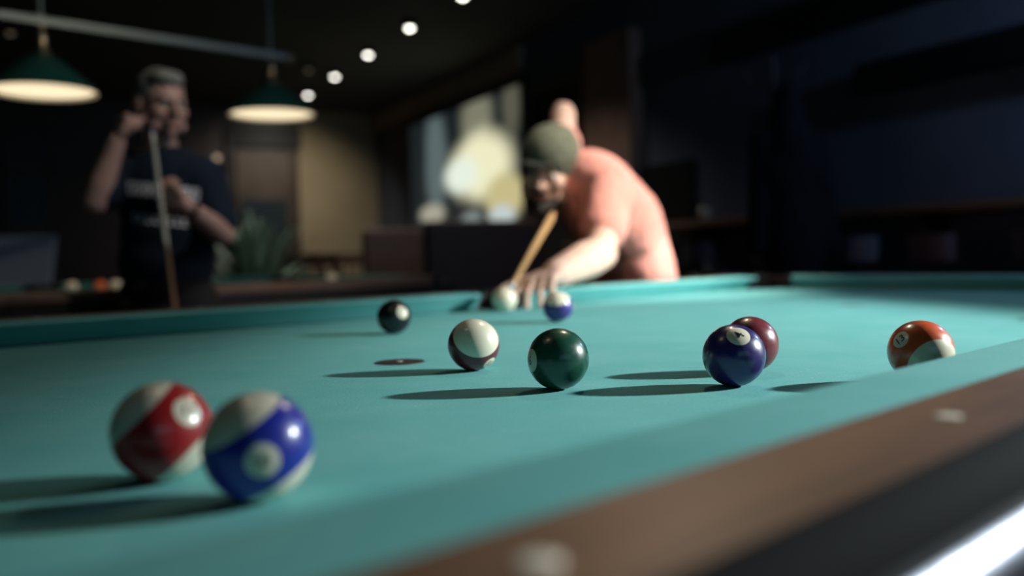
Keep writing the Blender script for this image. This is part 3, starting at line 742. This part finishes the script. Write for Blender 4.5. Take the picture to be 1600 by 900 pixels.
hr = [('e', HP(0, -.020, .030), (.083, .094, .096), hax), ('e', HP(0, -.055, -.010), (.074, .060, .085), hax), ('e', HP(0, .030, .085), (.060, .062, .034), hax)]
blob('hair', hr, GREYH, p1, .006, 2)
def keep(o, parent): 
    o.matrix_parent_inverse = parent.matrix_world.inverted()
n0 = set(bpy.data.objects); face_bits(HP, hax, p1)
for o in set(bpy.data.objects) - n0:
    if o.parent == p1: keep(o, p1)
# white lettering across the chest (blurred past reading in the photo): blocks laid on the shirt
dg = bpy.context.evaluated_depsgraph_get()
tree = BVHTree.FromPolygons([s1.matrix_world @ v.co for v in s1.data.vertices], [p.vertices for p in s1.data.polygons])
def on_shirt(px, py):
    h = tree.ray_cast(CAM, ray(px, py).normalized())
    return None if h[0] is None else h[0] + h[1] * .0015
bm = bmesh.new()
def patch(x0, y0, x1, y1, n=5):
    g = [[on_shirt(x0 + (x1 - x0) * i / n, y0 + (y1 - y0) * j / n) for i in range(n + 1)] for j in range(n + 1)]
    if any(q is None for r_ in g for q in r_): return
    vv = [[bm.verts.new(q) for q in r_] for r_ in g]
    for j in range(n):
        for i in range(n): bm.faces.new((vv[j][i], vv[j][i + 1], vv[j + 1][i + 1], vv[j + 1][i]))
for a, b_ in ((200, 211), (213, 222), (225, 236), (240, 251), (255, 266), (270, 281), (284, 296), (299, 311)):
    sl = (a - 200) * .10; patch(a, 284 + sl, b_, 289 + sl); patch(a, 298 + sl, b_, 304 + sl); patch(a, 284 + sl, a + 4, 304 + sl); patch(b_ - 4, 290 + sl, b_, 304 + sl)
def print_done(b): 
    pt = obj('shirt_print', b, WHITEP, None); pt.parent = s1; pt.matrix_parent_inverse = s1.matrix_world.inverted()
print_done(bm); bm = bmesh.new()
for a, b_ in ((208, 214), (217, 225), (228, 236), (240, 248), (252, 259), (263, 270), (274, 282), (285, 292)):
    sl = (a - 200) * .10; patch(a, 333 + sl, b_, 336 + sl); patch(a, 342 + sl, b_, 346 + sl); patch(a, 333 + sl, a + 3, 346 + sl)
print_done(bm)
# wristband
wb = bmesh.new(); wd = (elL - wrL).normalized(); lathe(wb, [(.0305, 0), (.033, .002), (.033, .016), (.0305, .018)], wrL + wd * .012, wd, 24, closed=True)
o = obj('wristwatch', wb, BLACK, p1, smooth=True); keep(o, p1)

CUEL = mat('cue_maple', (.60, .48, .33), rough=.35, coat=.5, noise=.06, nscale=30)
CUEG = mat('cue_maple_greyed', (.46, .44, .38), rough=.4, coat=.3, noise=.06, nscale=30)
CUED = wood_mat('cue_butt_wood', (.22, .13, .08), (.13, .07, .04), rough=.3, coat=.6)
FERR = mat('cue_ferrule', (.80, .78, .70), rough=.4); TIPB = mat('cue_tip_leather', (.05, .12, .25), rough=.9)
def make_cue(tip, d, L, label, shaft_m, butt_from=.55):
    root = thing('pool_cue', label, 'cue', tip); d = d.normalized(); o = Vector((0, 0, 0))
    rad = lambda t: .0062 + (.0145 - .0062) * (t / L)
    for nm, a, b_, m_ in (('cue_tip', 0, .010, TIPB), ('ferrule', .010, .034, FERR), ('shaft', .034, L * butt_from, shaft_m), ('joint_ring', L * butt_from, L * butt_from + .012, BRASS), ('butt', L * butt_from + .012, L - .02, CUED), ('bumper', L - .02, L, BLACK)):
        bm = bmesh.new(); tube(bm, d * a, d * b_, rad(a), rad(b_), 20); obj(nm, bm, m_, root, autosmooth=40)
    return root
tlen = (cue_top.z - FLOOR_Z) / -cue_dir.z
make_cue(cue_top, cue_dir, tlen, 'pale cue with brown butt held upright by the person in the navy T-shirt', CUEG, .27)

# --- the shooter
p2 = thing('person', 'person in coral pink T-shirt and olive cap bending low over the rail to shoot', 'person', floorpt(1000, 3.0))
bpy.context.view_layer.update()
cue_tip = at(797, 452, 2.10)
mid = at(857, 348, 2.66); cdir = (mid - cue_tip).normalized()
hc2 = at(858, 262, 2.80)
face2 = (-HF * .85 - HR * .28 + Vector((0, 0, -.27)))
hp2, HP2, hax2 = head(hc2, face2, upz * 1.0 + (-HF) * .5, 1.06)
hip2 = at(985, 470, 3.02); hipc = hip2 + Vector((0, 0, 0))
shoulder_mid = at(915, 300, 2.84)
shL2 = at(950, 300, 2.74); shR2 = at(878, 262, 3.02)
elL2 = at(938, 396, 2.52); wrL2 = at(868, 428, 2.27)
grip = cue_tip + cdir * 1.12
elR2 = at(880, 178, 3.12)
hd2 = (at(838, 440, 2.17) - wrL2)
ribs = at(965, 345, 2.90); belly = at(984, 405, 2.98)
sdir = (shL2 - shR2).normalized(); tors = (shoulder_mid - hip2).normalized(); nd = sdir.cross(tors).normalized(); sdir = tors.cross(nd).normalized()
tax = (sdir, nd, tors)
hs = [hip2 - HR * .02 + HF * .08, hip2 + HR * .10 - HF * .02]
kn2 = [Vector((hs[0].x, hs[0].y, FLOOR_Z + .47)) + HF * .05, Vector((hs[1].x, hs[1].y, FLOOR_Z + .47)) - HF * .02]
ft2 = [Vector((k.x, k.y, FLOOR_Z + .08)) + HR * s_ for k, s_ in zip(kn2, (.02, .06))]
body2 = hp2 + [('c', hc2 - hax2[2] * .07 - hax2[1] * .03, shoulder_mid, .055, .07), ('e', (shoulder_mid + ribs) / 2, (.16, .10, .17), tax), ('e', belly, (.15, .10, .16), tax), ('e', hip2, (.155, .12, .13), tax),
    ('c', shoulder_mid, shL2, .06, .058), ('c', shoulder_mid, shR2, .06, .058),
    ('c', shL2, elL2, .056, .043), ('c', elL2, elL2 + (wrL2 - elL2) * .3, .048, .052), ('c', elL2 + (wrL2 - elL2) * .3, wrL2, .052, .036),
    ('c', shR2, elR2, .055, .042), ('c', elR2, grip, .042, .029)]
for h, k, ft in zip(hs, kn2, ft2): body2 += [('c', h, k, .085, .056), ('c', k, ft, .053, .040)]
body2 += hand(wrL2, hd2, Vector((0, 0, -1)) - HF * .25, -1, (.35, .55, .60, .55), .14, .1, 1.16)
body2 += hand(grip + Vector((0, 0, .085)), Vector((0, 0, -1)) + cdir * .1, -HF, 1, (1.2, 1.3, 1.3, 1.3), .02, .8, 1.0)
b2 = blob('body', body2, SKIN2, p2, .0050, 3)
shirt2 = [('e', (shoulder_mid * .55 + ribs * .45), (.180, .135, .19), tax), ('e', ribs, (.170, .128, .19), tax), ('e', belly, (.182, .130, .19), tax), ('c', ribs + HR * .02, at(1000, 440, 3.0), .125, .125), ('e', hip2 + tors * .02, (.180, .140, .12), tax),
    ('c', shoulder_mid + tors * .03, shL2, .085, .086), ('c', shoulder_mid + tors * .03, shR2, .085, .080), ('c', shL2, shL2 + (elL2 - shL2) * .62, .084, .072), ('c', shR2, shR2 + (elR2 - shR2) * .45, .076, .066),
    ('c', ribs, shL2 - tors * .03, .12, .085)]
blob('shirt', shirt2, CORAL, p2, .008, 5)
tr = [('e', hip2 - upz * .07, (.19, .155, .12), (HR, -HF, upz))]
for h, k, ft in zip(hs, kn2, ft2): tr += [('c', h - upz * .03, k, .105, .078), ('c', k, ft + upz * .02, .075, .064)]
blob('trousers', tr, BLACKC, p2, .010, 4)
shoes(p2, ft2, -HF, BLACKL)
s_ = 1.06
cap = [('e', HP2(0, -.012, .034), (.088 * s_, .106 * s_, .094 * s_), hax2), ('e', HP2(0, -.05, .045), (.080 * s_, .075 * s_, .080 * s_), hax2)]
blob('cap', cap, OLIVE, p2, .006, 3)
brim = [('e', HP2(-.03, .092, .030), (.032, .030, .007), hax2), ('e', HP2(.03, .092, .030), (.032, .030, .007), hax2), ('e', HP2(0, .100, .028), (.045, .030, .0075), hax2)]
blob('cap_brim', brim, CAPD, p2, .004, 3)
blob('hair', [('e', HP2(0, -.055, -.030), (.080, .055, .060), hax2), ('e', HP2(-.076, -.01, .0), (.014, .030, .040), hax2), ('e', HP2(.070, -.028, -.015), (.014, .028, .040), hax2)], DARKH, p2, .005, 2)
blob('beard', [('c', HP2(-.042, .062, -.086), HP2(0, .088, -.105), .016, .024), ('c', HP2(.042, .062, -.086), HP2(0, .088, -.105), .016, .024), ('c', HP2(-.060, .010, -.055), HP2(-.042, .062, -.086), .014, .016), ('c', HP2(.060, .010, -.055), HP2(.042, .062, -.086), .014, .016), ('c', HP2(-.02, .102, -.052), HP2(.02, .102, -.052), .006, .006)], DARKH, p2, .004, 2)
p2['dark'] = 1
n0 = set(bpy.data.objects); face_bits(HP2, hax2, p2, 1.06)
for o in set(bpy.data.objects) - n0:
    if o.parent == p2: keep(o, p2)
del p2['dark']
make_cue(cue_tip, cdir, 1.45, 'honey-coloured cue aimed down at the cue ball by the person in coral', mat('cue_honey', (.66, .42, .20), rough=.35, coat=.4, noise=.06, nscale=30), .52)

# ------------------------------------------------------------------ second table
X2A, X2B, Y2A, Y2B = .02, 2.68, 3.50, 4.78
t2 = thing('pool_table', 'dim second pool table behind the onlooker, under the green-shaded lamps', 'pool table', ((X2A + X2B) / 2, (Y2A + Y2B) / 2, FLOOR_Z))
off2 = Vector(t2.location)
def T2(o): o.parent = t2; o.location = -off2; return o
bm = bmesh.new(); box(bm, (X2A - .03, Y2A - .03, -.045), (X2B + .03, Y2B + .03, 0)); T2(obj('bed_cloth', bm, CLOTH2))
WOOD2 = wood_mat('dull_rail_wood', (.12, .075, .055), (.07, .045, .034), rough=.35)
fr = {0: lambda x, d, z: Vector((x, Y2A - d, z)), 1: lambda x, d, z: Vector((x, Y2B + d, z)), 2: lambda x, d, z: Vector((X2B + d, x, z)), 3: lambda x, d, z: Vector((X2A - d, x, z))}
sx2 = (X2A + X2B) / 2
for k, f in fr.items():
    segs = [(X2A + gc, sx2 - gs), (sx2 + gs, X2B - gc)] if k < 2 else [(Y2A + gc, Y2B - gc)]
    for a, b_ in segs:
        bm = bmesh.new(); prism(bm, prof, a, b_, f, -.9, .9); T2(obj('cushion', bm, CLOTH2))
        bm = bmesh.new(); prism(bm, [(CW, .0415), (CW + .075, .0415), (CW + .09, .030), (CW + .09, .005), (CW, .005)], a - .02, b_ + .02, f); T2(obj('wood_rail', bm, WOOD2))
    a, b_ = (X2A - .1, X2B + .1) if k < 2 else (Y2A - .1, Y2B + .1)
    bm = bmesh.new(); prism(bm, [(CW + .002, .005), (CW + .082, .005), (CW + .07, -.20), (CW + .002, -.20)], a, b_, f); T2(obj('apron', bm, BLACK))
for cx, cy, r_ in [(x, y, .062) for x in (X2A - .01, X2B + .01) for y in (Y2A - .01, Y2B + .01)] + [(sx2, Y2A - .045, .055), (sx2, Y2B + .045, .055)]:
    bm = bmesh.new(); lathe(bm, [(0, .002), (r_ - .006, .002), (r_ - .004, .043), (r_ + .035, .043), (r_ + .038, -.02), (0, -.02)], Vector((cx, cy, 0)), n=24); T2(obj('pocket', bm, BLACK, autosmooth=35))
for x in (X2A + .1, X2B - .1):
    for y in (Y2A + .1, Y2B - .1):
        bm = bmesh.new(); lathe(bm, [(0, FLOOR_Z), (.065, FLOOR_Z), (.05, FLOOR_Z + .1), (.08, FLOOR_Z + .5), (.08, -.12), (0, -.12)], Vector((x, y, 0)), n=20); T2(obj('leg', bm, WOODD, autosmooth=40))
bm = bmesh.new(); box(bm, (X2A - .03, Y2A - .03, -.12), (X2B + .03, Y2B + .03, -.046)); T2(obj('slate_base', bm, WOODD))
def far_ball(px, depth, col, label, axis=None, disc=None, txt=None):
    p = at(px, 435, depth)
    o = make_ball(p.x, p.y, label, 'far_' + label.split()[0], col, axis, disc, txt, (0, 1), .28)
    o['group'] = 'balls on the second table'; return o
far_ball(519, 4.78, (.80, .72, .58), 'pale ivory ball alone at the right end of the dim second table')
far_ball(157, 4.20, (.70, .13, .03), 'orange ball on the second table, left of the onlooker', None, (.2, .5, -.8), '5')
far_ball(112, 4.20, (.62, .55, .42), 'ivory ball with a grey cast, left of the orange ball', (.1, 1, .2), (.2, .3, -.9), '9')
far_ball(181, 4.25, (.60, .52, .38), 'beige ball just right of the orange ball on the second table', (.1, 1, .3), (.2, .3, -.9), '9')

# ------------------------------------------------------------------ lit picture on the right wall
aL, zLt = hit_b(640, 193, WALL_B - .05); _, zLb = hit_b(640, 365, WALL_B - .05)
aR, zRt = hit_b(818, 132, WALL_B - .05); _, zRb = hit_b(822, 352, WALL_B - .05)
zt, zb_ = (zLt + zRt) / 2, (zLb + zRb) / 2
ps = thing('lit_picture', 'large glowing yellow-white picture panel on the wall beneath the cornice', 'picture', room((aL + aR) / 2, WALL_B - .03, (zt + zb_) / 2), math.atan2(DA.y, DA.x))
W_, H_ = aL - aR, zt - zb_
def lb(name, lo, hi, m, bev=0): 
    bm = bmesh.new(); box(bm, lo, hi, None, bev); return obj(name, bm, m, ps)
pm = bpy.data.materials.new('glowing_print'); pm.use_nodes = True; nt = pm.node_tree; N = nt.nodes.new; L = nt.links.new
b = nt.nodes['Principled BSDF']; b.inputs['Roughness'].default_value = .6
tc = N('ShaderNodeTexCoord'); sep = N('ShaderNodeSeparateXYZ'); L(tc.outputs['Object'], sep.inputs[0])
def mathn(op, a, b_=None, c=None):
    n = N('ShaderNodeMath'); n.operation = op
    for i, v in enumerate((a, b_, c)):
        if v is None: continue
        if isinstance(v, (int, float)): n.inputs[i].default_value = v
        else: L(v, n.inputs[i])
    return n.outputs[0]
nz = N('ShaderNodeTexNoise'); nz.inputs['Scale'].default_value = 1.6; nz.inputs['Detail'].default_value = 4; L(tc.outputs['Object'], nz.inputs['Vector'])
wob = mathn('MULTIPLY', mathn('SUBTRACT', nz.outputs['Fac'], .5), .45)
def blobn(cx, cz, rx, rz, soft=.5):
    dx = mathn('DIVIDE', mathn('SUBTRACT', sep.outputs[0], cx), rx); dz = mathn('DIVIDE', mathn('SUBTRACT', sep.outputs[2], cz), rz)
    d = mathn('ADD', mathn('SQRT', mathn('ADD', mathn('MULTIPLY', dx, dx), mathn('MULTIPLY', dz, dz))), wob)
    mr = N('ShaderNodeMapRange'); mr.interpolation_type = 'SMOOTHSTEP'; L(d, mr.inputs[0]); mr.inputs[1].default_value = 1 + soft / 2; mr.inputs[2].default_value = 1 - soft / 2; return mr.outputs[0]
cur = None
def lay(fac, col, base):
    mx = N('ShaderNodeMix'); mx.data_type = 'RGBA'; L(fac, mx.inputs[0])
    if isinstance(base, tuple): mx.inputs[6].default_value = base + (1,)
    else: L(base, mx.inputs[6])
    mx.inputs[7].default_value = col + (1,); return mx.outputs[2]
def uv(px, py):
    a, z = hit_b(px, py, WALL_B - .05); return a - (aL + aR) / 2, z - (zt + zb_) / 2
def pb(px, py, rpx, rpy, col, soft, base):
    c = uv(px, py); e = uv(px + rpx, py); g = uv(px, py + rpy)
    return lay(blobn(c[0], c[1], abs(e[0] - c[0]), abs(g[1] - c[1]), soft), col, base)
cur = (.010, .014, .016)
cur = pb(682, 255, 17, 85, (.10, .14, .14), .8, cur)
cur = pb(745, 185, 24, 48, (.20, .20, .14), .9, cur)
cur = pb(800, 165, 14, 50, (.10, .10, .07), .9, cur)
cur = pb(752, 262, 50, 52, (.86, .84, .56), .8, cur)
cur = pb(722, 275, 26, 26, (.80, .88, .76), .9, cur)
cur = pb(790, 305, 34, 34, (.56, .49, .24), .8, cur)
cur = pb(785, 338, 20, 18, (.52, .60, .58), .7, cur)
cur = pb(738, 342, 16, 12, (.22, .26, .25), .8, cur)
cur = pb(676, 335, 20, 16, (.38, .36, .28), .6, cur)
L(cur, b.inputs['Emission Color']); b.inputs['Emission Strength'].default_value = 1.0; b.inputs['Base Color'].default_value = (.02, .02, .02, 1)
bb = lb('backlit_print', (-W_ / 2 + .02, -.012 + .03, -H_ / 2 + .02), (W_ / 2 - .02, .0 + .03, H_ / 2 - .02), pm)
# face the room: the wall lies on the -local y side of this empty
for lo, hi in (((-W_ / 2 - .05, -.0, -H_ / 2 - .05), (-W_ / 2 + .02, .05, H_ / 2 + .05)), ((W_ / 2 - .02, -.0, -H_ / 2 - .05), (W_ / 2 + .05, .05, H_ / 2 + .05)),
               ((-W_ / 2, -.0, H_ / 2 - .02), (W_ / 2, .05, H_ / 2 + .05)), ((-W_ / 2, -.0, -H_ / 2 - .05), (W_ / 2, .05, -H_ / 2 + .02))):
    lb('picture_frame', lo, hi, BLACK, .004)

# ------------------------------------------------------------------ ledge along the right wall, with brackets
LB = WALL_B - .28
LEDGE = wood_mat('ledge_wood', (.30, .17, .10), (.19, .10, .06), rough=.5)
a1_, z1_ = hit_b(1110, 350, LB); a2_, z2_ = hit_b(1600, 310, LB); zl = (z1_ + z2_) / 2; a0_, _ = hit_b(1035, 350, LB)
lr = thing('wall_ledge', 'brown wooden drinks ledge running along the dark right-hand wall', 'shelf', room((a0_ + a2_) / 2, WALL_B - .01, zl), math.atan2(DA.y, DA.x))
half = (a0_ - (a2_ - 1.5)) / 2
lr.location = room(a0_ - half, WALL_B - .01, zl)
bm = bmesh.new(); box(bm, (-half, 0, -.022), (half, .27, .022), None, .005); obj('shelf_board', bm, LEDGE, lr)
for k in range(5):
    x = -half + .3 + k * (2 * half - .6) / 4
    bm = bmesh.new(); prism(bm, [(0, -.022), (.2, -.022), (.2, -.04), (.03, -.20), (0, -.20)], x - .015, x + .015); obj('bracket', bm, DARKM, lr)
ag, zg = hit_b(1105, 332, LB + .10)
GL = mat('tumbler_glass', (.75, .68, .55), rough=.15, coat=1)
bm = bmesh.new(); lathe(bm, [(0, 0), (.034, 0), (.040, .085), (.037, .085), (.031, .008), (0, .008)], n=28)
gl = obj('drinking_glass', bm, mat('frosted_glass', (.55, .48, .38), rough=.2, coat=1.0), smooth=True); gl.location = room(ag, LB + .08, zl + .0225)
tag(gl, 'small pale tumbler on the wooden ledge right of the shooter', 'glass')

# blue lamp added to lift the dark wall, unseen past the frame's right edge
fill_lamp = thing('wall_lamp', 'small added blue globe lamp brightening the right-hand wall, beyond the right edge of the frame', 'wall lamp', room(1.3, WALL_B, 1.35))
bm = bmesh.new(); ellipsoid(bm, DB * -.35, (.06, .06, .06)); obj('globe', bm, mat('blue_fill_globe', (.4, .5, .8), emit=(.35, .5, 1), estr=1.5), fill_lamp, smooth=True)
bm = bmesh.new(); tube(bm, DB * 0, DB * -.30, .010); obj('arm', bm, DARKM, fill_lamp)
light('lamp_light', 'POINT', room(1.3, WALL_B - .45, 1.35), 42, (.42, .62, 1.0), fill_lamp, shadow_soft_size=.06)
# bar stools under the ledge
def stool():
    r_ = thing('bar_stool', 'x', 'stool', (0, 0, FLOOR_Z), 0, 'bar stools under the ledge')
    bm = bmesh.new(); lathe(bm, [(0, .70), (.16, .70), (.185, .72), (.185, .745), (.165, .765), (0, .77)], n=32); obj('seat', bm, STOOLM, r_, autosmooth=50)
    for k in range(4):
        t = PI / 4 + k * PI / 2; bm = bmesh.new(); tube(bm, (math.cos(t) * .24, math.sin(t) * .24, 0), (math.cos(t) * .12, math.sin(t) * .12, .70), .014, .014, 12); obj('leg', bm, DARKM, r_)
    bm = bmesh.new()
    for k in range(24):
        t0, t1 = 2 * PI * k / 24, 2 * PI * (k + 1) / 24; tube(bm, (math.cos(t0) * .205, math.sin(t0) * .205, .22), (math.cos(t1) * .205, math.sin(t1) * .205, .22), .010, .010, 8, False)
    obj('footrest', bm, DARKM, r_, smooth=True)
    bm = bmesh.new()
    for k in range(8):
        t0, t1 = math.radians(-50 + 12.5 * k), math.radians(-50 + 12.5 * (k + 1))
        vs = [bm.verts.new((math.cos(t) * rr, math.sin(t) * rr, z)) for t, rr, z in ((t0, .18, .84), (t1, .18, .84), (t1, .19, .96), (t0, .19, .96), (t0, .205, .84), (t1, .205, .84), (t1, .215, .96), (t0, .215, .96))]
        for q_ in ((0, 1, 2, 3), (7, 6, 5, 4), (0, 4, 5, 1), (3, 2, 6, 7), (0, 3, 7, 4), (1, 5, 6, 2)): bm.faces.new([vs[i] for i in q_])
    bmesh.ops.remove_doubles(bm, verts=bm.verts, dist=1e-5); obj('backrest', bm, STOOLM, r_)
    for s in (-1, 1):
        bm = bmesh.new(); tube(bm, (.155, s * .09, .74), (.18, s * .09, .90), .009); obj('back_post', bm, DARKM, r_)
    return r_
STOOLM = mat('stool_vinyl', (.09, .09, .13), rough=.45)
st = stool(); first = True
for px, lab in ((1120, 'dark bar stool under the ledge, nearest to the shooter'), (1235, 'dark bar stool under the ledge, just right of the coat stand'),
                (1355, 'dark bar stool under the ledge, second to the right of the coat stand'), (1495, 'dark bar stool under the ledge, third to the right of the coat stand'), (1675, 'dark bar stool cut by the right edge of the picture, under the ledge')):
    o = st if first else copy_tree(st); first = False
    a, _ = hit_b(px, 380, LB - .22); o.location = room(a, LB - .22, FLOOR_Z); o['label'] = lab
    o.rotation_euler = (0, 0, math.atan2(-DB.y, -DB.x) + random.uniform(-.3, .3))

# coat stand with a long dark coat
cs = floorpt(1212, 4.35)
cst = thing('coat_stand', 'tall slim dark coat stand before the right-hand wall, holding a coat', 'coat stand', cs)
bm = bmesh.new(); tube(bm, (0, 0, .03), (0, 0, 1.83), .018, .014, 16); obj('pole', bm, DARKM, cst)
bm = bmesh.new(); lathe(bm, [(0, 0), (.17, 0), (.17, .015), (.05, .035), (0, .04)], n=28); obj('base', bm, DARKM, cst, autosmooth=40)
for k in range(4):
    t = k * PI / 2 + .5; bm = bmesh.new(); d_ = Vector((math.cos(t), math.sin(t), 0)); capsule(bm, Vector((0, 0, 1.70)), d_ * .11 + Vector((0, 0, 1.72)), .008, .008, 10); capsule(bm, d_ * .11 + Vector((0, 0, 1.72)), d_ * .14 + Vector((0, 0, 1.79)), .008, .010, 10); obj('hook', bm, DARKM, cst, smooth=True)
COATM = mat('coat_wool', (.010, .011, .015), rough=1.0, noise=.3, nscale=30, spec=.05)
cc = cs + HR * .06 - HF * .03
coat = blob('coat', [('c', cc + upz * 1.66, cc + upz * 1.40, .05, .13), ('e', cc + upz * 1.30, (.17, .11, .22), (HR, HF, upz)), ('e', cc + upz * .98 + HR * .02, (.15, .11, .34), (HR, HF, upz)), ('e', cc + upz * .66 + HR * .03, (.16, .12, .22), (HR, HF, upz)),
     ('c', cc + upz * 1.42 + HR * .12, cc + upz * .92 + HR * .20, .065, .048), ('c', cc + upz * 1.42 - HR * .12, cc + upz * .92 - HR * .16, .065, .048)], COATM, None, .012, 6)
tag(coat, 'long dark coat hanging from the coat stand before the right-hand wall', 'coat')

# ------------------------------------------------------------------ booth seating, chairs and a pale board at the back
BOOTH = mat('booth_vinyl', (.050, .032, .030), rough=.5, noise=.15, nscale=6)
def booth(a, b, L_, label, hb=1.2):
    r_ = thing('booth_bench', label, 'bench', room(a, b, FLOOR_Z), math.atan2(DA.y, DA.x), 'high-backed booth benches')
    bm = bmesh.new(); box(bm, (-.55, -L_ / 2, .12), (0, L_ / 2, .46), None, .03); obj('seat', bm, BOOTH, r_)
    bm = bmesh.new(); box(bm, (0, -L_ / 2, .10), (.14, L_ / 2, hb), None, .03); obj('backrest', bm, BOOTH, r_)
    bm = bmesh.new(); box(bm, (-.50, -L_ / 2 + .02, 0), (.12, L_ / 2 - .02, .12)); obj('plinth', bm, BLACK, r_)
    return r_
for px, z_, py, L_, lab in ((660, 8.8, 400, 1.15, 'dark high-backed booth bench below the glowing picture, nearest the far corner'), (760, 7.2, 400, 1.0, 'dark booth bench below the glowing picture, nearest the shooter')):
    p = at(px, py, z_); booth(p.dot(DA), p.dot(DB), L_, lab)
CHAIRM = mat('chair_wood', (.075, .040, .030), rough=.5, noise=.2, nscale=10)
def chair():
    r_ = thing('dining_chair', 'x', 'chair', (0, 0, FLOOR_Z), 0, 'dark chairs before the tan wall')
    bm = bmesh.new(); box(bm, (-.21, -.21, .43), (.21, .21, .47), None, .012); obj('seat', bm, CHAIRM, r_)
    for sx in (-1, 1):
        for sy in (-1, 1):
            bm = bmesh.new(); box(bm, (sx * .19 - .018, sy * .19 - .018, 0), (sx * .19 + .018, sy * .19 + .018, .43 if sx > 0 else .98), None, .004); obj('leg', bm, CHAIRM, r_)
    bm = bmesh.new(); box(bm, (-.205, -.19, .86), (-.18, .19, .98), None, .01); box(bm, (-.205, -.19, .66), (-.18, .19, .74), None, .01)
    for k in range(4): box(bm, (-.20, -.13 + k * .087 - .01, .47), (-.185, -.13 + k * .087 + .01, .90))
    obj('backrest', bm, CHAIRM, r_); return r_
ch = chair(); first = True
for px, dz, lab in ((482, 8.3, 'dark wooden chair before the tan wall, leftmost of three'), (518, 9.0, 'dark wooden chair before the tan wall, middle of three'), (556, 9.8, 'dark wooden chair before the tan wall, next to the booth')):
    o = ch if first else copy_tree(ch); first = False
    o.location = floorpt(px, dz); o['label'] = lab; o.rotation_euler = (0, 0, YAW + PI + random.uniform(-.4, .4) + PI)
bd = floorpt(28, 6.0)
bo = thing('display_board', 'pale blue-grey board with slanting side, behind the second table at the left', 'board', bd, YAW - PI / 2)
BOARD = mat('board_grey', (.55, .62, .74), rough=.7)
z_hi, z_lo = .125 + (418 - 367) * 6 / 1400 - FLOOR_Z, .30
bm = bmesh.new(); vs = []
for y in (-.015, .015):
    vs.append([bm.verts.new((x, y, z)) for x, z in ((-.35, z_lo), (.14, z_lo), (.265, z_hi), (-.35, z_hi))])
bm.faces.new(vs[0]); bm.faces.new(vs[1][::-1])
for i in range(4): bm.faces.new((vs[0][i], vs[0][(i + 1) % 4], vs[1][(i + 1) % 4], vs[1][i]))
obj('panel', bm, BOARD, bo)
for x in (-.25, .10):
    bm = bmesh.new(); box(bm, (x - .02, -.02, 0), (x + .02, .02, z_lo + .02)); box(bm, (x - .02, -.18, 0), (x + .02, .18, .03), None, .005); obj('foot', bm, DARKM, bo)
# small dim wall lamp by the glazed door, and a pale vase-like bottle before its glass
bl, zl_ = hit_a(339, 247, FA - .12)
wl = thing('wall_lamp', 'tiny dim globe lamp on the far wall just right of the onlooker', 'wall lamp', room(FA, bl, zl_))
bm = bmesh.new(); ellipsoid(bm, DA * -.12, (.035, .035, .035)); obj('globe', bm, mat('dim_globe', (.5, .42, .34), emit=(1, .75, .5), estr=.55), wl, smooth=True)
bm = bmesh.new(); tube(bm, Vector((0, 0, -.03)), DA * -.12 + Vector((0, 0, -.03)), .008); lathe(bm, [(0, 0), (.04, 0), (.035, .015), (0, .02)], Vector((0, 0, -.03)), -DA, 20); obj('arm', bm, BRASS, wl)
gp = floorpt(398, 7.6)
pot = thing('potted_plant', 'hazy grey-green leafy plant in a pot before the glazed far door', 'plant', gp)
pot.scale = (.75, .75, 1.22)
bm = bmesh.new(); lathe(bm, [(0, 0), (.14, 0), (.19, .38), (.205, .42), (.19, .42), (.17, .36), (0, .35)], n=28); obj('pot', bm, mat('pot_clay', (.05, .06, .06), rough=.7), pot, autosmooth=40)
bm = bmesh.new(); rnd = random.Random(3)
for k in range(70):
    a = rnd.uniform(0, 2 * PI); el = rnd.uniform(.5, 1.45); L_ = rnd.uniform(.5, .95); d_ = Vector((math.cos(a) * math.cos(el), math.sin(a) * math.cos(el), math.sin(el))); sd = Vector((-math.sin(a), math.cos(a), 0)); p = Vector((0, 0, .36)); pv = None
    for i in range(7):
        t = i / 6; wd_ = .018 + .030 * math.sin(PI * min(1, t * .95 + .05)); dd = (d_ + Vector((math.cos(a), math.sin(a), -.6)) * t * t * .6).normalized()
        cur_ = [bm.verts.new(p + sd * wd_), bm.verts.new(p - sd * wd_)]
        if pv: bm.faces.new((pv[0], cur_[0], cur_[1], pv[1]))
        pv = cur_; p = p + dd * L_ / 6
obj('leaves', bm, mat('grey_green_leaf', (.26, .38, .29), rough=.6, noise=.2, nscale=20), pot, smooth=True)

bpy.context.view_layer.update()
